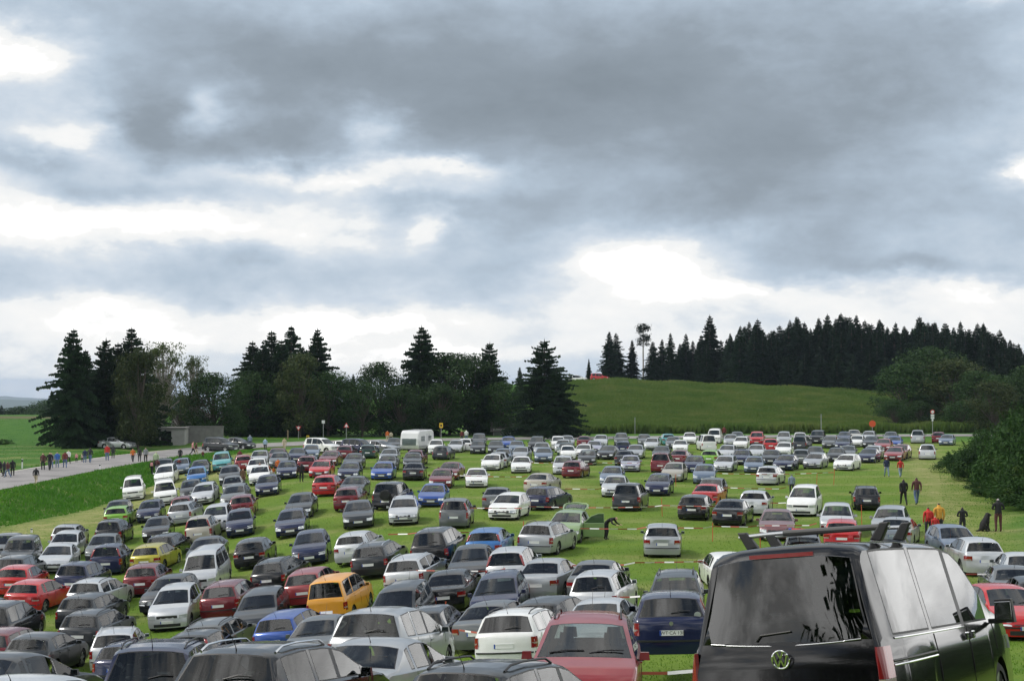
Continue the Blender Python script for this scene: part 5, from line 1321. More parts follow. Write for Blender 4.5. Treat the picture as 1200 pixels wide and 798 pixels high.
# ---------------------------------------------------------------- far hills
def hills():
    def ridge(name, label, dist, v0, amp, colr, seed, depth=2500):
        rs = np.random.default_rng(seed); xs = np.linspace(-.62, .62, 240); ph = rs.random(8)*6.28
        vs = []; n = len(xs)
        for row in range(5):
            t = row/4
            for x in xs:
                f = sum(math.sin(x*k*6.3+ph[i])/(1+i) for i, k in enumerate((1,2.1,3.7,6.2,11,19,34,60)))*.45
                zc = CZ + (447-(v0-amp*f))/FPX*dist
                d = dist + (t-.75)*depth*1.3; z = zc - (abs(t-.75)/.75)**1.5*dist*.035
                vs.append((x*d, d, z))
        fs = [(r*n+i, r*n+i+1, (r+1)*n+i+1, (r+1)*n+i) for r in range(4) for i in range(n-1)]
        m = pmat(name+'_forest', colr, .95, noise=(.004,.3)); o = link(name, mesh(name, vs, fs, [m], smooth=180)); tag(o, label, kind='structure')
    ridge('far_hills', 'blue hazy mountain ridge on the left horizon', 11500, 462, 5, (.05,.07,.05), 3)
    ridge('near_hills', 'second hazy ridge below the far mountains', 7000, 470, 3, (.04,.07,.04), 5, 1500)
hills()

# ---------------------------------------------------------------- crop field on the hill: canopy of maize, one mass
def in_crop(x, y):
    lo = road_dist(x, y) > 11
    e = 236 + .05*x
    lineu = x/y                                          # left end runs up the slope
    return lo & (y > e) & (y < 338) & (x > 6+.05*(y-236)) & (x < 74+.15*(y-236))
CROP = leafmat('maize_leaves', (.075,.140,.026), (.120,.172,.040), (.175,.192,.060), .12, trans=.4)
def crop():
    rs = np.random.default_rng(5); n = 150000
    x = rs.uniform(0, 100, n); y = 233 + (rs.random(n)**1.4)*107; k = in_crop(x, y); x, y = x[k], y[k]; n = len(x)
    z = CZ - depthD(x, y); h = 1.35+.35*rs.random(n)+.18*np.sin(x*.5+y*.23); a = rs.random(n)*6.28; w = .24+.16*rs.random(n)
    base = np.stack([x, y, z], -1); dx = np.stack([np.cos(a)*w, np.sin(a)*w*.7, np.zeros(n)], -1); lean = rs.normal(size=(n,2))*.22
    tip = base + np.stack([lean[:,0], lean[:,1], h], -1)
    mid = base + np.stack([lean[:,0]*.4, lean[:,1]*.4, h*.62], -1)
    V = np.stack([base-dx*.3, mid-dx, tip, mid+dx], 1).reshape(-1, 3)
    me = quads('crop', V, CROP); o = link('maize_crop', me); tag(o, 'dense green and brown crop covering the hillside behind the cars', kind='stuff')
crop()

# ---------------------------------------------------------------- grass tufts
GRASS = leafmat('grass_blades', (.095,.20,.020), (.135,.235,.030), (.17,.25,.040), .4, trans=.4)
GRASSL = leafmat('tall_grass_blades', (.055,.180,.016), (.085,.225,.022), (.13,.25,.035), .4, trans=.4)
def tufts(name, label, mat, n, fn, h0, h1, seed):
    rs = np.random.default_rng(seed); x, y = fn(rs, n); n = len(x); z = CZ - depthD(x, y) + 0.03*np.sin(x*1.7+y*.9)*np.sin(y*1.3-x*.6)
    a = rs.random(n)*6.28; h = rs.uniform(h0, h1, n); w = h*.30
    b = np.stack([x, y, z-.01], -1); d = np.stack([np.cos(a)*w, np.sin(a)*w, np.zeros(n)], -1); ln = rs.normal(size=(n,2))*h[:,None]*.45
    t = b + np.stack([ln[:,0], ln[:,1], h], -1); V = np.stack([b-d, b+d, t], 1).reshape(-1, 3)
    tag(link(name, quads(name, V, mat, 3)), label, kind='stuff')
def f_field(rs, n):
    y = 35 + 130*rs.random(n)**1.2; x = (rs.random(n)*.78-.41)*y; k = (road_dist(x, y) > 11.5) & (x < .26*y+6); return x[k], y[k]
def f_bank(rs, n):
    y = 55+125*rs.random(n); x = -34 + (rs.random(n)-.5)*34; r = road_dist(x, y); k = (r > 4.3) & (r < 11.2) & (x > -48); return x[k], y[k]
def f_right(rs, n):
    y = 55+95*rs.random(n); x = .27*y + 1 + rs.random(n)*18; return x, y
def f_left(rs, n):
    y = 120+150*rs.random(n)**1.3; x = -.2*y-18-rs.random(n)*60; k = (road_dist(x, y) > 4.6) & (x < -46) & (y < 262); return x[k], y[k]
tufts('grass', 'short mown grass of the car park meadow', GRASS, 150000, f_field, .03, .075, 61)
tufts('long_grass', 'long dark green grass on the bank below the lane', GRASSL, 150000, f_bank, .12, .34, 62)
tufts('rough_grass', 'rough grass at the foot of the bushes on the right', GRASSL, 40000, f_right, .03, .08, 63)
tufts('pasture_grass', 'pasture grass on the slope beyond the lane', GRASSL, 50000, f_left, .04, .12, 64)

# ---------------------------------------------------------------- buildings among the trees
PLAS = pmat('grey_plaster', (.19,.185,.175), .9, noise=(1.5,.18)); PLASW = pmat('pale_plaster', (.33,.325,.31), .9, noise=(1.2,.12))
SHING = pmat('weathered_shingle', (.075,.068,.062), .85, noise=(5,.3)); WOODD = pmat('dark_timber', (.05,.036,.026), .8, noise=(4,.3)); INSHADE = pmat('painted_interior_shade', (.01,.01,.01), .9)
def garage():
    Y = 203; X = at_depth(203, Y); z = gz(X, Y)
    g = empty('garage', (X, Y, z), (0,0,R(4)), 'low grey flat-roofed garage with a dark open door under the trees at left', 'building')
    s = Y/FPX                                            # metres per photo pixel here
    W_ = 32*s
    m = MB(); m.box((-W_/2+.25, 0, 1.05), (.5, 4, 2.1)); m.box((W_/2-(W_-1.9)/2, 0, 1.05), (W_-1.9, 4, 2.1)); m.box((-W_/2+1.2, 0, 1.98), (1.4, 4, .24)); m.box((0,2.1,1.0),(W_,.2,2.0))
    wl = link('wall', m.me('garage_wall', [PLASW]), g)
    m = MB(); m.box((0, 0, 2.22), (W_+.3, 4.3, .20)); link('roof', m.me('garage_roof', [PLAS]), g)
    m = MB(); m.box((0,0,0), (1.4, .06, 1.85)); link('door', m.me('garage_door', [INSHADE]), g, (-W_/2+1.2, -1.6, .93))  # near-black panel: the shade inside the open doorway put into its colour
    # long low wall either side
    for (u0, u1, h, lab) in ((158,187,1.9,'low grey wall left of the garage beneath the dark trees'),(219,262,2.0,'grey retaining wall right of the garage beneath the trees')):
        x0, x1 = at_depth(u0, Y+2), at_depth(u1, Y+2); m = MB(); zz = gz((x0+x1)/2, Y+2)
        m.box(((x1-x0)/2, 0, h/2-.2), (x1-x0, .4, h+.4)); m.box(((x1-x0)/2, 0, h+.06), (x1-x0+.1, .52, .10))
        o = link('garden_wall', m.me('garden_wall', [PLAS]), None, (x0, Y+2, zz)); tag(o, lab, 'wall')
garage()
def house(u, vt, ve, Y, half, label, rotz=0, wall=PLASW, ridge_along=True):
    X = at_depth(u, Y); z = gz(X, Y); s = Y/FPX; ht = CZ+ray(u, vt)[1]*Y-z; he = CZ+ray(u, ve)[1]*Y-z; w = half*s
    h = empty('house', (X, Y, z), (0,0,rotz), label, 'house')
    m = MB(); m.box((0, 0, he/2-.1), (2*w-.6, 7, he+.2))
    if not ridge_along: m.add([(-w+.3,-3.5,he),(w-.3,-3.5,he),(0,-3.5,ht-.2),(-w+.3,3.5,he),(w-.3,3.5,he),(0,3.5,ht-.2)], [(0,1,2),(4,3,5)])
    else: m.add([(-w+.3,-3.5,he),(-w+.3,3.5,he),(-w+.3,0,ht-.15),(w-.3,-3.5,he),(w-.3,3.5,he),(w-.3,0,ht-.15)], [(1,0,2),(3,4,5)])
    link('wall', m.me('house_wall', [wall]), h)
    r = MB()
    if ridge_along:
        for sgn in (-1, 1):
            for k in range(6):                            # roof in overlapping courses
                t0, t1 = k/6, (k+1)/6+.01; y0, y1 = sgn*4.0*(1-t0), sgn*4.0*(1-t1); z0, z1 = he-.25+(ht-he+.25)*t0+.05, he-.25+(ht-he+.25)*t1
                r.add([(-w,y0,z0),(w,y0,z0),(w,y1,z1),(-w,y1,z1),(-w,y0,z0-.08),(w,y0,z0-.08),(w,y1,z1-.08),(-w,y1,z1-.08)], [(0,1,2,3),(7,6,5,4),(0,4,5,1),(1,5,6,2),(2,6,7,3),(3,7,4,0)])
    else:
        for sgn in (-1, 1):
            for k in range(6):
                t0, t1 = k/6, (k+1)/6+.01; x0, x1 = sgn*(w+.3)*(1-t0), sgn*(w+.3)*(1-t1); z0, z1 = he-.25+(ht-he+.25)*t0+.05, he-.25+(ht-he+.25)*t1
                r.add([(x0,-4,z0),(x0,4,z0),(x1,4,z1),(x1,-4,z1),(x0,-4,z0-.08),(x0,4,z0-.08),(x1,4,z1-.08),(x1,-4,z1-.08)], [(0,1,2,3),(7,6,5,4),(0,4,5,1),(1,5,6,2),(2,6,7,3),(3,7,4,0)])
    ro = link('roof', r.me('house_roof', [SHING]), h)
    m = MB(); m.box((0,0,.5), (.7,.7,1.3)); m.box((0,0,1.18), (.85,.85,.1)); link('chimney', m.me('chimney', [PLAS]), ro, (w*.4, .8, ht-.5))
    for k in (-1, 0, 1):
        f = MB(); f.box((0,0,0), (1.1,.08,1.2)); fo = link('window', f.me('window', [PLASW]), h, (k*w*.55, -3.53, he*.5)); p = MB(); p.box((0,0,0), (.9,.06,1.0)); link('pane', p.me('pane', [GLASS]), fo, (0,-.035,0))
house(592, 494, 503, 232, 17, 'dark timber house with a grey shingled roof behind the back row, centre', wall=WOODD)
house(482, 490, 503, 238, 13, 'small gabled house with grey roof behind the caravan', wall=WOODD, ridge_along=False)
house(226, 484, 506, 240, 22, 'house with brown roof hidden behind the trees above the grey garage', wall=PLAS)

# ---------------------------------------------------------------- caravan
def caravan():
    x, y, z = place(489, 530, 0); r = empty('caravan', (x, y, z), (0,0,R(-22)), 'white touring caravan parked at the end of the rows left of centre', 'caravan')
    CW = pmat('caravan_white', (.66,.67,.67), .35, coat=.5, noise=(1,.05)); CG = pmat('caravan_grey', (.36,.37,.38), .45)
    prof = [(-2.0,.45),(-2.15,.9),(-2.10,1.6),(-1.9,2.25),(-1.6,2.5),(1.5,2.55),(1.95,2.35),(2.12,1.5),(2.1,.8),(1.95,.45)]
    n = len(prof); vs = [(-1.12, a, b) for a, b in prof] + [(1.12, a, b) for a, b in prof]
    fs = [tuple(range(n-1,-1,-1)), tuple(range(n, 2*n))] + [(i, (i+1) % n, (i+1) % n+n, i+n) for i in range(n)]
    o = link('body', mesh('caravan_body', vs, fs, [CW]), r); b = o.modifiers.new('b', 'BEVEL'); b.width = .09; b.segments = 3; b.limit_method = 'ANGLE'
    m = MB(); m.box((0,-2.12,1.25),(1.7,.06,.75),0); link('window', m.me('cw', [GLASS]), r)
    for s in (1,-1):
        for yy, ww in ((-.9,.9),(.9,.8)):
            m = MB(); m.box((s*1.13, yy, 1.6), (.04, ww, .55)); link('window', m.me('cw', [GLASS]), r)
        m = MB(); m.box((s*1.13, 0, .75), (.03, 3.9, .18)); link('stripe', m.me('cs', [CG]), r)
        m = MB(); m.tube([(s*.98,.1,.32),(s*1.13,.1,.32)], .32, 18); link('wheel', m.me('cwh', [TYRE]), r)
    m = MB(); m.box((0,0,.38),(1.9,3.6,.14)); m.tube([(0,-2,.42),(0,-3.1,.42)], .05, 6); link('chassis', m.me('cch', [PLAST]), r)
    m = MB(); m.box((1.135,.15,1.3),(.02,.02,1.7)); m.box((1.135,.75,1.3),(.02,.02,1.7)); link('door_seam', m.me('cd', [CG]), r)
caravan()

# ---------------------------------------------------------------- people
SKIN = pmat('skin', (.50,.30,.21), .6); HAIRS = {'dark': pmat('dark_hair', (.02,.014,.01), .7), 'brown': pmat('brown_hair', (.07,.04,.02), .7), 'fair': pmat('fair_hair', (.42,.33,.18), .7), 'grey': pmat('grey_hair', (.35,.34,.33), .7)}
SHOE = pmat('shoe', (.03,.025,.02), .7)
CL = {'black':(.014,.014,.016),'dark':(.03,.03,.035),'navy':(.02,.03,.08),'jeans':(.10,.15,.26),'pale jeans':(.20,.27,.36),'red':(.50,.03,.025),'dark red':(.16,.03,.03),'maroon':(.10,.035,.035),'blue':(.05,.16,.50),'pale blue':(.35,.48,.66),
      'white':(.70,.70,.68),'grey':(.25,.26,.28),'grey-blue':(.22,.27,.35),'orange':(.60,.15,.03),'yellow ochre':(.62,.33,.05),'pink':(.65,.30,.30),'beige':(.50,.42,.32),'brown':(.13,.07,.04),'pale green':(.40,.50,.30)}
def cloth(c): return pmat('cloth_'+c.replace(' ','_').replace('-','_'), CL[c], .85, noise=(12,.25))
def body_mesh(name, J, bones, rad):
    names = list(J); me = bpy.data.meshes.new(name); me.from_pydata([J[n] for n in names], [(names.index(a), names.index(b)) for a, b in bones], [])
    o = bpy.data.objects.new(name, me); col.objects.link(o); sk = o.modifiers.new('skin', 'SKIN'); sk.use_smooth_shade = True
    for i, n in enumerate(names):
        v = me.skin_vertices[0].data[i]; r = rad[n]; v.radius = r if isinstance(r, tuple) else (r, r); v.use_root = (n == 'pelvis')
    ss = o.modifiers.new('sub', 'SUBSURF'); ss.levels = 1; ss.render_levels = 1
    dg = bpy.context.evaluated_depsgraph_get(); dg.update(); out = bpy.data.meshes.new_from_object(o.evaluated_get(dg)); bpy.data.objects.remove(o)
    out.name = name; out.materials.clear()
    for m in (cloth('black'), cloth('jeans'), SKIN, HAIRS['dark'], SHOE): out.materials.append(m)
    segs = [(np.array(J[a]), np.array(J[b]), a, b) for a, b in bones]
    for p in out.polygons:
        c = np.array(p.center); best = (9, None)
        for A, B, a, b in segs:
            d = B-A; t = np.clip((c-A)@d/max(d@d,1e-6), 0, 1); dist = np.linalg.norm(c-A-t*d); r = rad[a]; r = r[0] if isinstance(r, tuple) else r
            dist -= r*.6
            if dist < best[0]: best = (dist, (a, b, t))
        a, b, t = best[1]; k = 0
        hd = np.array(J['head']); ht_ = np.array(J['crown'])
        if b in ('knee_l','knee_r','ankle_l','ankle_r') or a.startswith('knee'): k = 1
        if b.startswith('hip'): k = 1 if c[2] < J['pelvis'][2]-.02 else 0
        if b.startswith('toe'): k = 4
        if b.startswith(('hand','f1','f2','f3','f4','th')): k = 2
        if b in ('head','crown','nose'): 
            k = 2
            q = c-hd
            if q[2] > .055 or (q[1] > .005 and q[2] > -.05): k = 3
        if b == 'neck' : k = 0
        p.material_index = k
    out.shade_smooth(); return out
def pose(kind):
    J = {'pelvis':(0,0,.95),'waist':(0,.01,1.10),'chest':(0,.015,1.32),'collar':(0,.01,1.45),'neck':(0,0,1.53),'head':(0,-.01,1.62),'crown':(0,0,1.70),'nose':(0,-.115,1.61)}
    L = {'shoulder':(.185,.01,1.42),'elbow':(.222,.03,1.15),'wrist':(.215,-.04,.91),'hand':(.212,-.06,.84),'hip':(.095,0,.90),'knee':(.105,-.02,.50),'ankle':(.105,.03,.09),'toe':(.115,-.13,.045)}
    st = {1: dict(L), -1: dict(L)}
    if kind in ('walk', 'walk2'):
        k = 1 if kind == 'walk' else -1
        st[k] = dict(L, knee=(.10,-.17,.52), ankle=(.10,-.26,.13), toe=(.11,-.43,.12), elbow=(.225,.10,1.17), wrist=(.215,.10,.93), hand=(.212,.08,.86))
        st[-k] = dict(L, knee=(.10,.06,.50), ankle=(.10,.33,.16), toe=(.11,.22,.05), elbow=(.225,-.03,1.15), wrist=(.21,-.16,.95), hand=(.205,-.20,.89))
    if kind == 'fold':
        for k in (1,-1): st[k] = dict(L, elbow=(.27,.0,1.17), wrist=(.10,-.20,1.13), hand=(.02,-.22,1.13))
    if kind == 'bend':
        J.update(waist=(0,-.08,1.08), chest=(0,-.28,1.22), collar=(0,-.42,1.26), neck=(0,-.50,1.28), head=(0,-.60,1.30), crown=(0,-.68,1.34), nose=(0,-.67,1.20))
        for k in (1,-1): st[k] = dict(L, shoulder=(.185,-.38,1.24), elbow=(.25,-.50,1.0), wrist=(.2,-.72,.92), hand=(.2,-.79,.90), knee=(.12,-.05,.5))
    bones = [('pelvis','waist'),('waist','chest'),('chest','collar'),('collar','neck'),('neck','head'),('head','crown'),('head','nose')]
    rad = {'pelvis':(.155,.115),'waist':(.145,.11),'chest':(.175,.12),'collar':(.10,.08),'neck':.058,'head':(.088,.105),'crown':(.06,.07),'nose':.016}
    for k, s in ((1,'l'),(-1,'r')):
        for n, (x, y, z) in st[k].items(): J[n+'_'+s] = (k*x, y, z)
        hx, hy, hz = J['hand_'+s]; wx, wy, wz = J['wrist_'+s]; d = Vector((hx-wx, hy-wy, hz-wz)).normalized(); sd = Vector((0,1,0)) if abs(d.y) < .8 else Vector((1,0,0))
        for i, (o_, ln) in enumerate(((-.030,.060),(-.010,.072),(.010,.068),(.030,.055))):
            J['f%d_%s' % (i+1, s)] = tuple(Vector((hx,hy,hz)) + d*ln + sd*o_*1.1 + Vector((-k*.018,0,0))); rad['f%d_%s' % (i+1, s)] = .009; bones.append(('hand_'+s, 'f%d_%s' % (i+1, s)))
        J['th_'+s] = tuple(Vector((wx,wy,wz)) + d*.055 - sd*.055); rad['th_'+s] = .010; bones.append(('wrist_'+s, 'th_'+s))
        rad.update({'shoulder_'+s:.072,'elbow_'+s:.050,'wrist_'+s:.034,'hand_'+s:(.036,.02),'hip_'+s:.098,'knee_'+s:.066,'ankle_'+s:.048,'toe_'+s:.036})
        bones += [('collar','shoulder_'+s),('shoulder_'+s,'elbow_'+s),('elbow_'+s,'wrist_'+s),('wrist_'+s,'hand_'+s),('pelvis','hip_'+s),('hip_'+s,'knee_'+s),('knee_'+s,'ankle_'+s),('ankle_'+s,'toe_'+s)]
    return body_mesh('person_'+kind, J, bones, rad)
POSES = {k: pose(k) for k in ('stand','walk','walk2','fold','bend')}
def person(u, vfeet, hpx, kind, face, top, legs, hair, label, group='visitors on foot', child=False, pack=None, ymax=420):
    x, y, z = place(u, vfeet, 0, y1=ymax); h = hpx*y/FPX; s = h/1.78
    s = max(.5 if child else .86, min(1.05, s))
    r = link('person', POSES[kind], None, (x, y, z+.0), (0,0,R(face)), [cloth(top), cloth(legs), SKIN, HAIRS[hair], SHOE]); r.scale = (s*1.13, s*1.13, s)
    tag(r, label, 'person', group)
    if pack:
        m = MB(); m.box((0,.19,1.28),(.28,.16,.40),taper=.85); o = link('rucksack', m.me('rucksack', [cloth(pack)]), r); b = o.modifiers.new('b','BEVEL'); b.width = .05; b.segments = 2
    # collar and hem of the jacket, a separate garment piece
    return r
# facing: 0 = towards the camera, 180 = away
T0 = lambda x, y: (x/7.98, 500+y/7.98)
def P0(u0, v0, k, x, yt, yb, *a, **kw): person(u0+x/k, v0+yb/k, (yb-yt)/k, *a, **kw)
for a, kw in [
 ((3,330,468,'walk',250,'black','dark','dark','person in black at the left edge of the picture on the lane'),{}),
 ((40,330,472,'walk2',250,'dark','black','dark','person in dark clothes second from the left edge on the lane'),{}),
 ((72,318,480,'walk',240,'maroon','jeans','brown','person in a maroon top and blue jeans near the left edge of the lane'),{}),
 ((117,300,465,'stand',200,'black','black','dark','person all in black right of the one in jeans at the lane left end'),{}),
 ((336,385,542,'walk',180,'black','beige','dark','person in a wide black jacket walking alone on the near side of the lane'),{}),
 ((402,240,410,'stand',0,'maroon','black','brown','person in a maroon jacket at the left of the middle walking group'),{}),
 ((465,230,412,'walk2',30,'black','dark','grey','person in black with light collar right of the maroon jacket'),{}),
 ((480,238,392,'walk',20,'grey','jeans','dark','person in grey half hidden behind the one in black on the lane'),{}),
 ((535,230,388,'stand',10,'blue','pale jeans','fair','person in a bright blue jacket with pale hat on the lane'),{}),
 ((607,225,390,'walk',200,'dark red','jeans','dark','person in a dark red jacket right of the bright blue jacket'),{}),
 ((640,240,352,'walk2',0,'white','black','dark','person in white behind the dark red jacket on the lane'),{}),
 ((715,245,335,'stand',0,'pink','dark','dark','child in a pink top on the far edge of the lane'),dict(child=True)),
 ((768,262,330,'stand',0,'beige','dark','fair','small child in beige beside the pink child'),dict(child=True)),
 ((793,205,342,'stand',180,'navy','jeans','dark','person in navy, left one of the dark pair on the lane'),{}),
 ((842,190,342,'walk',180,'dark','jeans','dark','person in dark clothes, right one of the dark pair on the lane'),{}),
 ((1002,165,322,'stand',0,'red','jeans','brown','person in a bright red jacket standing on the lane in front of the dark trees'),{}),
 ((1057,165,302,'stand',180,'dark','dark','dark','person in dark clothes right behind the bright red jacket'),{}),
]: P0(0, 500, 7.98, *a, **kw)
for a, kw in [
 ((45,210,335,'walk',0,'orange','dark','dark','person in an orange jacket on the lane left of the garage'),{}),
 ((108,222,330,'stand',180,'dark','dark','dark','person in dark clothes right of the orange jacket'),{}),
 ((165,190,340,'stand',0,'grey','black','grey','person in a light grey top and black trousers left of the garage'),{}),
 ((262,228,400,'stand',180,'pale green','dark','fair','person in a pale green top behind the white vans'),{}),
 ((225,310,455,'walk',180,'black','black','dark','person in black with a bag beside the white vans'),dict(pack='pink')),
 ((275,300,440,'walk2',180,'maroon','black','dark','person in maroon between bag carrier and the white people carrier'),{}),
 ((478,308,440,'stand',0,'dark red','dark','dark','person in dark red standing behind the second white van'),{}),
 ((488,262,330,'stand',0,'dark','dark','dark','person in dark clothes on the lane below the garage'),{}),
 ((606,135,270,'walk',90,'pink','black','dark','person in a pink top walking in front of the grey wall'),{}),
 ((638,145,272,'walk2',90,'maroon','beige','dark','person in maroon right next to the pink top in front of the grey wall'),{}),
 ((700,235,300,'stand',0,'dark red','dark','fair','child in red between the pink top and the turquoise minibus'),dict(child=True)),
 ((820,235,400,'stand',0,'pink','dark red','dark','person in a salmon pink top left of the turquoise minibus'),{}),
 ((1045,215,358,'stand',180,'dark red','black','dark','person in dark red right of the turquoise minibus'),{}),
 ((1140,70,205,'stand',180,'grey-blue','navy','grey','person in a grey-blue jacket standing on the grass before the dark cars'),{}),
 ((1075,425,560,'stand',0,'brown','maroon','dark','person in brown between the grey estates at left'),{}),
]: P0(150, 500, 7.98, *a, **kw)
for a, kw in [
 ((86,110,230,'stand',180,'pale blue','dark','fair','person in a pale blue top at the lane, left of the road signs'),{}),
 ((265,110,225,'walk',0,'beige','beige','fair','person in beige beside the wooden post at the lane'),{}),
 ((205,305,460,'stand',180,'orange','dark red','dark','person in orange between white cars and the navy saloon'),{}),
 ((165,375,480,'stand',0,'orange','white','dark','child in orange and white beside the navy saloon'),dict(child=True)),
 ((425,335,518,'stand',180,'black','black','dark','person all in black standing right of the navy saloon in the left block'),{}),
 ((35,430,500,'stand',0,'maroon','dark','dark','person in maroon half hidden among the left cars'),{}),
]: P0(300, 500, 7.98, *a, **kw)
for a in [
 ((32,32,140,'stand',0,'orange','beige','fair','person in orange left of the caravan')),
 ((66,50,150,'stand',180,'beige','dark','dark','person in beige left of the caravan')),
 ((185,30,140,'stand',180,'dark red','dark','dark','person in dark red directly left of the caravan')),
 ((770,25,140,'stand',180,'white','jeans','grey','person in a white shirt behind the cars right of the caravan')),
 ((728,35,140,'stand',0,'dark red','dark','dark','person in dark red left of the white shirt behind the cars')),
]: P0(450, 500, 7.98, *a)
P0(750, 500, 7.98, 787, -12, 120, 'stand', 180, 'dark red', 'dark', 'dark', 'person in dark red beside the tall white van in the back row')
for a, kw in [
 ((222,478,640,'stand',180,'grey-blue','dark','dark','man in a grey-blue shirt behind the white people carrier on the right'),{}),
 ((1110,285,472,'walk',0,'navy','pale jeans','fair','person in a navy jacket over white walking towards the camera on the right track'),{}),
]: P0(900, 500, 7.98, *a, **kw)
for a, kw in [
 ((621,70,158,'walk2',180,'red','pale jeans','brown','person in a long red jacket walking away on the right track'),{}),
 ((636,160,290,'walk',180,'black','black','dark','person in black with a white hood collar walking away beside the maroon jacket'),{}),
 ((697,150,287,'walk2',180,'maroon','jeans','dark','man in a maroon jacket and blue jeans walking away on the right track'),{}),
 ((752,290,442,'stand',180,'red','dark','dark','man in a red jacket and dark shorts standing behind the blue-grey hatchback'),dict(pack='red')),
 ((784,333,450,'stand',180,'red','jeans','fair','fair-haired child in a red jacket between the two adults on the right'),dict(child=True)),
 ((802,270,440,'stand',180,'yellow ochre','dark','dark','man in an ochre yellow jacket beside the child in red'),{}),
 ((912,290,430,'fold',180,'black','dark','dark','person in a black jacket behind the silver hatchback on the right'),{}),
 ((1080,240,413,'fold',180,'black','maroon','grey','tall man in black with a pale cap standing beside the black dog'),{}),
]: P0(900, 520, 4, *a, **kw)
P0(600, 580, 7.98, 878, 165, 418, 'bend', 60, 'black', 'black', 'dark', 'person in black bending beside the open door of the green car')

# white hood collar of the walker
def dog():
    x, y, z = place(1156, 622.5, 0)
    J = {'rump':(0,.28,.20),'back':(0,.20,.42),'withers':(0,.02,.62),'neck':(0,-.06,.76),'head':(0,-.12,.86),'muzzle':(0,-.26,.83),'nose':(0,-.33,.81),'tail':(0,.46,.08),'tail2':(0,.68,.05)}
    rad = {'rump':(.17,.15),'back':(.17,.17),'withers':(.15,.15),'neck':(.11,.11),'head':(.10,.095),'muzzle':.055,'nose':.035,'tail':.05,'tail2':.03}
    bn = [('rump','back'),('back','withers'),('withers','neck'),('neck','head'),('head','muzzle'),('muzzle','nose'),('rump','tail'),('tail','tail2')]
    for k, s in ((1,'l'),(-1,'r')):
        J.update({'sh_'+s:(k*.09,-.04,.52),'el_'+s:(k*.10,.0,.34),'wr_'+s:(k*.10,-.06,.14),'pw_'+s:(k*.10,-.13,.035),'hk_'+s:(k*.16,.02,.26),'hc_'+s:(k*.17,.20,.07),'hp_'+s:(k*.17,.0,.035),'ear_'+s:(k*.085,-.08,.93),'et_'+s:(k*.13,-.09,.82)})
        rad.update({'sh_'+s:.09,'el_'+s:.065,'wr_'+s:.05,'pw_'+s:.05,'hk_'+s:.10,'hc_'+s:.06,'hp_'+s:.05,'ear_'+s:.035,'et_'+s:.028})
        bn += [('withers','sh_'+s),('sh_'+s,'el_'+s),('el_'+s,'wr_'+s),('wr_'+s,'pw_'+s),('rump','hk_'+s),('hk_'+s,'hc_'+s),('hc_'+s,'hp_'+s),('head','ear_'+s),('ear_'+s,'et_'+s)]
    names = list(J); me = bpy.data.meshes.new('dog'); me.from_pydata([J[n] for n in names], [(names.index(a), names.index(b)) for a, b in bn], [])
    o = bpy.data.objects.new('tmp', me); col.objects.link(o); sk = o.modifiers.new('skin','SKIN')
    for i, n in enumerate(names):
        v = me.skin_vertices[0].data[i]; r = rad[n]; v.radius = r if isinstance(r, tuple) else (r, r); v.use_root = n == 'rump'
    o.modifiers.new('s','SUBSURF').levels = 2
    dg = bpy.context.evaluated_depsgraph_get(); dg.update(); out = bpy.data.meshes.new_from_object(o.evaluated_get(dg)); bpy.data.objects.remove(o)
    out.materials.clear(); out.materials.append(pmat('black_fur', (.012,.011,.011), .85, noise=(20,.4))); out.shade_smooth()
    d = link('dog', out, None, (x, y, z), (0,0,R(115))); d.scale = (1.05,)*3; tag(d, 'large black dog sitting on the grass beside the tall man in black', 'dog')
dog()
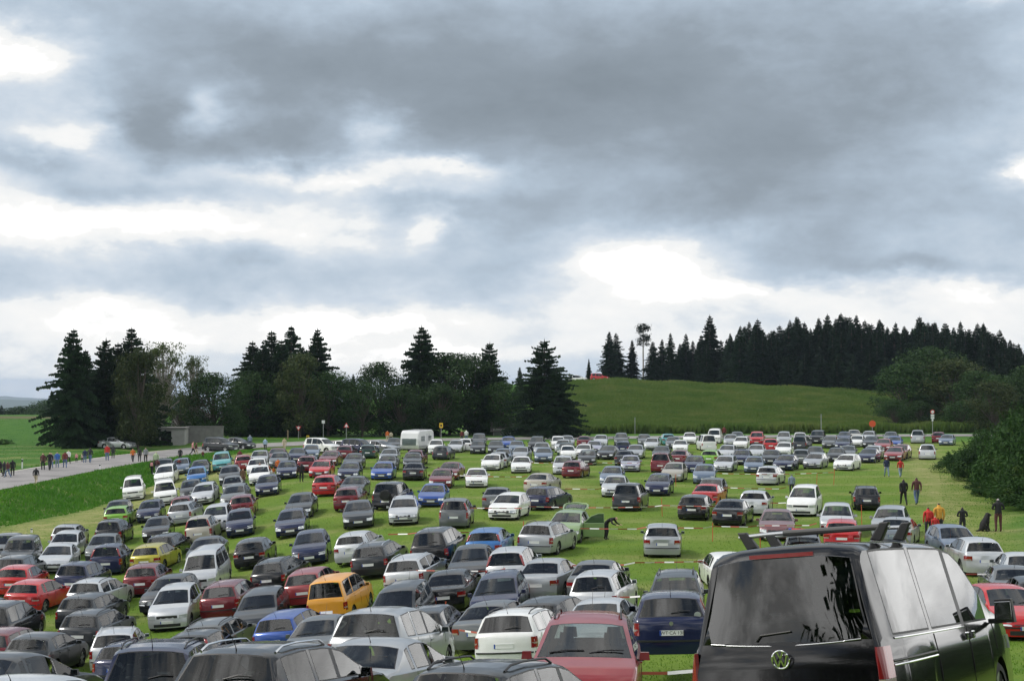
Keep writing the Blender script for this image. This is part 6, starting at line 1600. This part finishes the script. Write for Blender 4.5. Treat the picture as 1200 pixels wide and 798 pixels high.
# ---------------------------------------------------------------- green car with its tail door up and a front door open
def green_car():
    c = dict(u=600+266/4, v=520+312/4, typ='hb5', face='F', a=10, colour='pale green', extra=(), glass=None, yaw=None)
    T = TY['hb5']; top, hw, side, belt, warp, H, w = T['fn']; L = T['L']
    x, y, z = place(c['u'], c['v'], H); c['x'], c['y'] = x, y; c['ax'] = math.atan2(x, y)+R(c['a'])
    r = make_car(c); tag(r, 'pale green hatchback with its tail door raised and a front door wide open', 'car', 'cars parked in rows on the meadow')
    pm = paint('pale green')
    # raised tail door: frame and glass, hinged at the roof's rear edge, tilted up
    g = MB(); n = 12; hy = T['rr']-L/2-.05; hz = top(T['rr'])+.02
    def hp(a, t, off=0):                                 # a across -1..1, t down the door 0..1
        wd = .56 + .10*t - .06*max(0, t-.75)/.25; ln = .92
        ang = R(12); return (a*wd, hy + t*ln*math.cos(ang), hz + t*ln*math.sin(ang)*1.2 + .06*(1-a*a) + .0 + off)
    loop = [(-1,0),(-1,.5),(-1,.85),(-.85,1),(0,1.02),(.85,1),(1,.85),(1,.5),(1,0),(0,-.02)]
    pts = [hp(a, t) for a, t in loop]; g.tube(pts+[pts[0]], .045, 8, 0, False); td = link('tail_door', g.me('tail_door', [pm], 60), r)
    vs = [hp(a*.95, .03+.93*t, .01) for t in (0,.25,.5,.75,1) for a in (-1,-.5,0,.5,1)]; fs = [(j*5+i, j*5+i+1, (j+1)*5+i+1, (j+1)*5+i) for j in range(4) for i in range(4)]
    o = link('tail_glass', mesh('tail_glass', vs, fs, [GLASS], smooth=60), td); o.modifiers.new('t','SOLIDIFY').thickness = .006
    for s in (1,-1):
        m = MB(); m.tube([(s*.52, hy+.30, hz-.35), hp(s*.9, .45)], .010, 6); link('gas_strut', m.me('strut', [PLAST]), r)
    # front door, hinged ahead of the A pillar, swung wide open (car's left, picture right)
    s = 1; yh = T['c']+.30; xh = hw(yh)-.02
    d = empty('door', (s*xh, yh-L/2, 0), (0,0,R(-74))); d.parent = r
    m = MB(); l = 1.05; prof = [(.0,.25,.10),(.0,.55,.02),(0,.9,0)]
    zb = .95; m.box((0, l/2, (zb+.26)/2), (.07, l, zb-.26)); dp = link('door_panel', m.me('door_panel', [pm]), d); b = dp.modifiers.new('b','BEVEL'); b.width=.025; b.segments=2
    m = MB(); fr = [(0,.02,zb),(0,.40,1.28),(0,.75,1.40),(0,1.03,1.40),(0,1.05,zb)]; m.tube(fr, .022, 6); link('door_frame', m.me('door_frame', [pm]), d)
    link('door_window', mesh('dw', [(0,.04,zb),(0,.40,1.27),(0,.75,1.39),(0,1.02,1.39),(0,1.03,zb)], [(0,1,2,3,4)], [pmat('clear_green_glass', (.05,.09,.05), .05, spec=.7)]), d).modifiers.new('t','SOLIDIFY').thickness = .005
    m = MB(); m.box((-.05,l/2,.62),(.05,l*.85,.5)); link('door_trim', m.me('dt', [PLAST]), d)
    # near-black sheet over the flank: cabin shade of the open doorway, painted
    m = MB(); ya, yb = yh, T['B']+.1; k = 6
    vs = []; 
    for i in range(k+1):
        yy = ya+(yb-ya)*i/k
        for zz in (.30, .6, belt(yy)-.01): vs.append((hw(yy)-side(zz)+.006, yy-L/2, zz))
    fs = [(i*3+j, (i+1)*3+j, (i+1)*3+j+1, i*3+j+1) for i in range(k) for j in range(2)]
    link('opening_shade', mesh('opening_shade', vs, fs, [INSHADE]), r)
green_car()

# ---------------------------------------------------------------- load on the roof of the grey car behind the van bar
for c in CARS:
    if 'carrier' in c['extra']:
        T = TY[c['typ']]; H = T['fn'][5]; r = c['obj']; L = T['L']
        m = MB()
        for yy in (1.95, 2.9):
            m.tube([(-.62,yy-L/2,H+.05),(.62,yy-L/2,H+.05)], .018, 8)
            for s in (1,-1): m.box((s*.60,yy-L/2,H-.0),(.06,.05,.14))
        link('roof_rack', m.me('rack', [PLAST]), r)
        q = r.rotation_quaternion.to_matrix(); p = Vector(r.location)+q @ Vector((0,0,H+.10))
        e = empty('luggage_case', p, (0,0,0), 'long red case with blue ends strapped on the grey car roof', 'case'); e.rotation_mode = 'QUATERNION'; e.rotation_quaternion = r.rotation_quaternion
        m = MB(); m.box((.15,-.4,.10),(1.30,.34,.16)); o = link('case_body', m.me('case', [pmat('red_fabric', (.55,.03,.03), .6)]), e); b = o.modifiers.new('b','BEVEL'); b.width=.03; b.segments=2
        for s in (-.55,.85):
            m = MB(); m.box((s,-.4,.10),(.14,.36,.18)); o = link('case_end', m.me('case_end', [pmat('blue_fabric', (.03,.07,.32), .6)]), e); b = o.modifiers.new('b','BEVEL'); b.width=.03; b.segments=2
        e = empty('bicycle', p, (0,0,0), 'bicycle lying on the roof rack of the grey car', 'bicycle'); e.rotation_mode = 'QUATERNION'; e.rotation_quaternion = r.rotation_quaternion
        for yy in (-.1, .95):
            m = MB(); m.tube([(-.45+.30*math.cos(t), yy+.30*math.sin(t), .02+.02*math.sin(t)) for t in np.linspace(0, 2*math.pi, 25)], .018, 6, 0, False); link('wheel', m.me('bike_wheel', [PLAST]), e)
        m = MB(); fr = [(-.45,-.1,.05),(-.2,.15,.10),(-.35,.6,.10),(-.45,.95,.05)]; m.tube(fr, .018, 6); m.tube([(-.45,.6,.08),(-.1,.55,.12),(-.2,.15,.1)], .016, 6); m.tube([(-.1,.35,.12),(-.1,.75,.14)], .02, 6); link('frame', m.me('bike_frame', [PLAST]), e)

# ---------------------------------------------------------------- barrier tape on posts, cones
POSTM = pmat('orange_post', (.55,.09,.03), .6); TR = pmat('tape_red', (.42,.09,.06), .5); TW = pmat('tape_white', (.78,.77,.74), .5)
def tape(pts, label, h=1.0, y1=420):
    W3 = []
    for (u, v) in pts: x, y, z = place(u, v, h, y1=y1); W3.append(Vector((x, y, 0)))
    total = []; 
    for a, b in zip(W3[:-1], W3[1:]):
        n = max(2, int((b-a).length/.42))
        for k in range(n): 
            t = k/n; p = a.lerp(b, t); total.append((p.x, p.y, gz(p.x, p.y)+h - .10*math.sin(math.pi*((t*(b-a).length/9.0) % 1))))
    p = W3[-1]; total.append((p.x, p.y, gz(p.x, p.y)+h)); m = MB()
    for i in range(len(total)-1):
        a, b = Vector(total[i]), Vector(total[i+1]); tw = .02*math.sin(i*1.3); u = Vector((0, tw, .024))
        m.add([a-u, b-u, b+u, a+u, a-u+Vector((0,.006,0)), b-u+Vector((0,.006,0)), b+u+Vector((0,.006,0)), a+u+Vector((0,.006,0))], [(0,1,2,3),(7,6,5,4),(0,4,5,1),(2,6,7,3)], i % 2)
    tag(link('barrier_tape', m.me('tape', [TR, TW])), label, 'tape', 'red and white barrier tapes'); return W3
TAPES = [
 ([(550,595),(620,593.3),(776,592),(868,591)],'long barrier tape from the white estate past the silver railed estate to the black saloon'),
 ([(680,619),(757,617.5),(835,616.5),(887,615.7),(957,613)],'barrier tape running past the open green door and above the lone silver hatchback'),
 ([(642,664),(744,659),(835,654.5)],'lowest long barrier tape, below the lone silver hatchback'),
 ([(662,572.5),(706,572)],'short barrier tape right of the beige saloon'), ([(848,571.2),(921,571)],'barrier tape right of the red saloon, left of the man in grey-blue'),
 ([(455,626),(489,624),(560,621.5)],'barrier tape behind the black people carrier in the centre'),
 ([(480,668),(592,666)],'barrier tape below the black people carrier in the centre'),
 ([(532,557),(618,557)],'barrier tape beside the white saloon in upper mid meadow'),
 ([(620,542),(700,542),(752,541)],'barrier tape below the first back rows in the centre'),
 ([(840,554.5),(977,553.5)],'barrier tape along the front of the right back block'),
 ([(903,589),(921,589)],'short barrier tape left of the white people carrier on the right'), ([(1068,641),(1092,640)],'short barrier tape below the walkers in red'),
 ([(1132,672.5),(1172,671)],'barrier tape under the rear of the right silver hatchback'),
 ([(752,788.5),(812,786)],'barrier tape low between the faded red car and the black van'),
 ([(538,738),(566,739.5)],'piece of barrier tape beside the white estate at the bottom'), ([(726,699.5),(750,698.5)],'piece of barrier tape left of the navy black estate'),
]
for pts, lab in TAPES: tape(pts, lab)
def post(u, vt, vb, label):
    x, y, z = place(u, vb, 0); h = max(.9, min(1.5, (vb-vt)*y/FPX)); m = MB(); m.tube([(0,0,-.2),(.01,0,h)], .018, 8); m.box((.01,0,h+.01),(.05,.05,.03))
    tag(link('marker_post', m.me('post', [POSTM], 60), None, (x, y, z), (R(random.uniform(-3,3)), R(random.uniform(-3,3)), 0)), label, 'post', 'orange marker posts holding the tape')
for a in [(776,584,605,'orange post in front of the silver-blue car above the lone silver hatchback'),(835,617,634,'orange post right of the lone silver hatchback'),(891,630,660,'orange post left of the black van roof bar'),
          (613,612,632,'orange post left of the silver estate with roof rails'),(607,596,608,'orange post beside the white estate in the centre'),(977,550,568,'orange post before the white estate of the right back block'),(957,558,568,'thin orange post in the grass left of the right back block end'),
          (1010,592,616,'orange post left of the black estate with roof rails'),(348.5,652,671,'orange post in front of the navy hatchback with bright headlamps'),(457,598,613,'red post at the corner of the pale silver estate in mid meadow'),
          (522,706,738,'orange post in front of the dark car at the bottom centre'),(645,686,704,'orange post right of the silver saloon seen from behind'),(1113.5,622,650,'orange post in front of the blue-grey hatchback at right'),(792,556,570,'thin orange post in the middle of the upper right rows')]: post(*a)
def cone(u, vt, vb, label):
    x, y, z = place(u, vb, 0); h = max(.5, (vb-vt)*y/FPX); c = empty('traffic_cone', (x, y, z), label=label, cat='cone'); m = MB(); m.tube([(0,0,.03),(0,0,h*.55),(0,0,h)], [.15,.085,.03], 14); link('cone_body', m.me('cone', [pmat('cone_orange', (.70,.17,.03), .5)], 60), c)
    m = MB(); m.box((0,0,.02),(.36,.36,.04)); link('cone_base', m.me('cone_base', [PLAST]), c)
cone(251, 693, 712, 'small orange cone on the grass left of the dark red estate')

# ---------------------------------------------------------------- signs, posts, bollards along the lane
GALV = pmat('galvanised', (.38,.39,.40), .5, .5); SW = pmat('sign_white', (.75,.75,.74), .4); SR = pmat('sign_red', (.60,.03,.03), .4); SY = pmat('sign_yellow', (.75,.50,.03), .4); SB = pmat('sign_black', (.02,.02,.02), .5); SO = pmat('sign_orange_red', (.75,.10,.03), .5)
def poly(n, r, a0=0): return [(r*math.cos(a0+2*math.pi*k/n), r*math.sin(a0+2*math.pi*k/n)) for k in range(n)]
def plate(m, pts, z, y, mi, th=.02):
    n = len(pts); m.add([(a, y-th/2, z+b) for a, b in pts]+[(a, y+th/2, z+b) for a, b in pts], [tuple(range(n)), tuple(range(2*n-1, n-1, -1))]+[(i, i+n, (i+1) % n+n, (i+1) % n) for i in range(n)], mi)
def sign(u, vt, vb, Y, kind, label, s=1.0):
    s *= .82
    X = at_depth(u, Y); z = gz(X, Y); h = CZ+ray(u, vt)[1]*Y-z; r = empty('road_sign', (X, Y, z), label=label, cat='road sign'); m = MB()
    m.tube([(0,.03,-.3),(0,.03,h-.05)], .038, 8); link('pole', m.me('pole', [GALV], 60), r); m = MB()
    if kind == 'yield':
        plate(m, poly(3,.60*s,-math.pi/2), h-.45*s, 0, 0); plate(m, poly(3,.36*s,-math.pi/2), h-.45*s, -.014, 1)
    if kind == 'warn': plate(m, poly(3,.62*s,math.pi/2), h-.55*s, 0, 0); plate(m, poly(3,.38*s,math.pi/2), h-.55*s, -.014, 1)
    if kind == 'square': plate(m, [(-.42*s,-.42*s),(.42*s,-.42*s),(.42*s,.42*s),(-.42*s,.42*s)], h-.42*s, 0, 1)
    if kind == 'yellow': plate(m, [(-.36*s,-.5*s),(.36*s,-.5*s),(.36*s,.5*s),(-.36*s,.5*s)], h-.5*s, 0, 2); plate(m, [(-.16*s,-.2*s),(.16*s,-.2*s),(.16*s,.2*s),(-.16*s,.2*s)], h-.5*s, -.014, 3)
    if kind == 'round': 
        plate(m, poly(24,.36*s), h-.36*s, 0, 0); plate(m, poly(24,.25*s), h-.36*s, -.014, 1)
        for k in (0,1): plate(m, [(-.30*s,-.17*s),(.30*s,-.17*s),(.30*s,.17*s),(-.30*s,.17*s)], h-.95*s-k*.42*s, 0, 1)
        plate(m, [(-.15*s,-.18*s),(.15*s,-.18*s),(.15*s,.18*s),(-.15*s,.18*s)], h-1.75*s, 0, 1)
    if kind == 'disc': plate(m, poly(28,.62*s), h-.62*s, 0, 4)
    link('sign_face', m.me('sign_face', [SR, SW, SY, SB, SO]), r)
sign(350, 498.5, 520, 214, 'yield', 'triangular give-way sign on a pole before the dark trees, left group', .9)
sign(379, 492.5, 516, 214, 'square', 'tall pole with a small white square sign before the dark trees', .62)
sign(406, 495.5, 518, 214, 'warn', 'triangular warning sign with pale centre left of the caravan', .9)
sign(517, 495.5, 515, 216, 'yellow', 'yellow rectangular sign on a pole behind the parked cars right of the caravan', .85)
sign(361, 510, 517, 213, 'yellow', 'small low yellow sign beside the white bollard', .62)
sign(1092.5, 480, 503, 224, 'round', 'round red-rimmed sign with white plates below, beside the lane at right', 1.05)
sign(1022, 492.5, 511, 222, 'disc', 'large orange red disc sign at the edge of the crop field', .95)
for u, vt, vb, Y, lab in [(744,489,512,236,'thin pale pole standing at the foot of the crop field'),(962,485,512,232,'thin white mast at the edge of the crop field right of centre'),(337.5,504,521,212,'short wooden post beside the person in beige')]:
    X = at_depth(u, Y); z = gz(X, Y); h = CZ+ray(u, vt)[1]*Y-z; m = MB(); m.tube([(0,0,-.2),(0,0,h)], .05 if u > 400 else .09, 8); tag(link('pole', m.me('mast', [GALV if u > 400 else pmat('weathered_wood',(.25,.19,.12),.85)], 60), None, (X, Y, z)), lab, 'pole')
def delineator(u, vt, vb, label):
    x, y, z = place(u, vb, 0, y1=400); h = max(.3, min(1.25, (vb-vt)*y/FPX)); r = empty('delineator_post', (x, y, z), label=label, cat='post', group='white roadside marker posts'); m = MB()
    m.box((0,0,h/2),(.13,.10,h),taper=.8); link('post_body', m.me('delin', [SW]), r); m = MB(); m.box((0,-.001,h*.78),(.122,.10,h*.22)); link('black_band', m.me('band', [SB]), r)
for a in [(26,537.5,548.5,'white marker post with black band beyond the lane at far left'),(117,543.5,550,'white marker post on the near edge of the lane at left'),(249,520,529,'white marker post beyond the lane right of the garage'),(358,515,520,'white marker post beside the low yellow sign'),(37,619,624,'small white marker in the grass bank at left'),(219.8,496,508,'white lamp post standing in front of the garage')]: delineator(*a)
# cars far off: two beyond the crest, a few by the lane at left
for (u, v, typ, colr, yaw, lab) in [(703,442,'sv','red',-72,'red car on the crest of the hill left of the forest'),(677,443,'mp','white',-72,'white van partly hidden on the crest of the hill left of the red car'),(138,522.5,'sd','pale silver',-70,'pale car parked beneath the dark trees beyond the lane at far left')]:
    T = TY[typ]; H = T['fn'][5]; Y = 366 if v < 450 else 190; X = at_depth(u, Y)
    c = dict(u=u, v=v, typ=typ, face='F', a=0, colour=colr, extra=(), glass=None, yaw=yaw, x=X, y=Y, ax=R(yaw)); r = make_car(c); tag(r, lab, 'car')

# ---------------------------------------------------------------- haze: one closed box of thin air
m = bpy.data.materials.new('haze_air'); m.use_nodes = True; m.node_tree.nodes.clear(); nt = m.node_tree
pv = nt.nodes.new('ShaderNodeVolumePrincipled'); pv.inputs['Color'].default_value = (.66,.80,1.0,1); pv.inputs['Density'].default_value = HAZE; pv.inputs['Anisotropy'].default_value = .2
nt.links.new(pv.outputs[0], nt.nodes.new('ShaderNodeOutputMaterial').inputs['Volume'])
hb_ = MB(); hb_.box((0, 7500, -165), (34000, 20000, 390)); hz = link('haze', hb_.me('haze', [m])); tag(hz, 'thin bluish air between the meadow and the far mountains', kind='stuff')
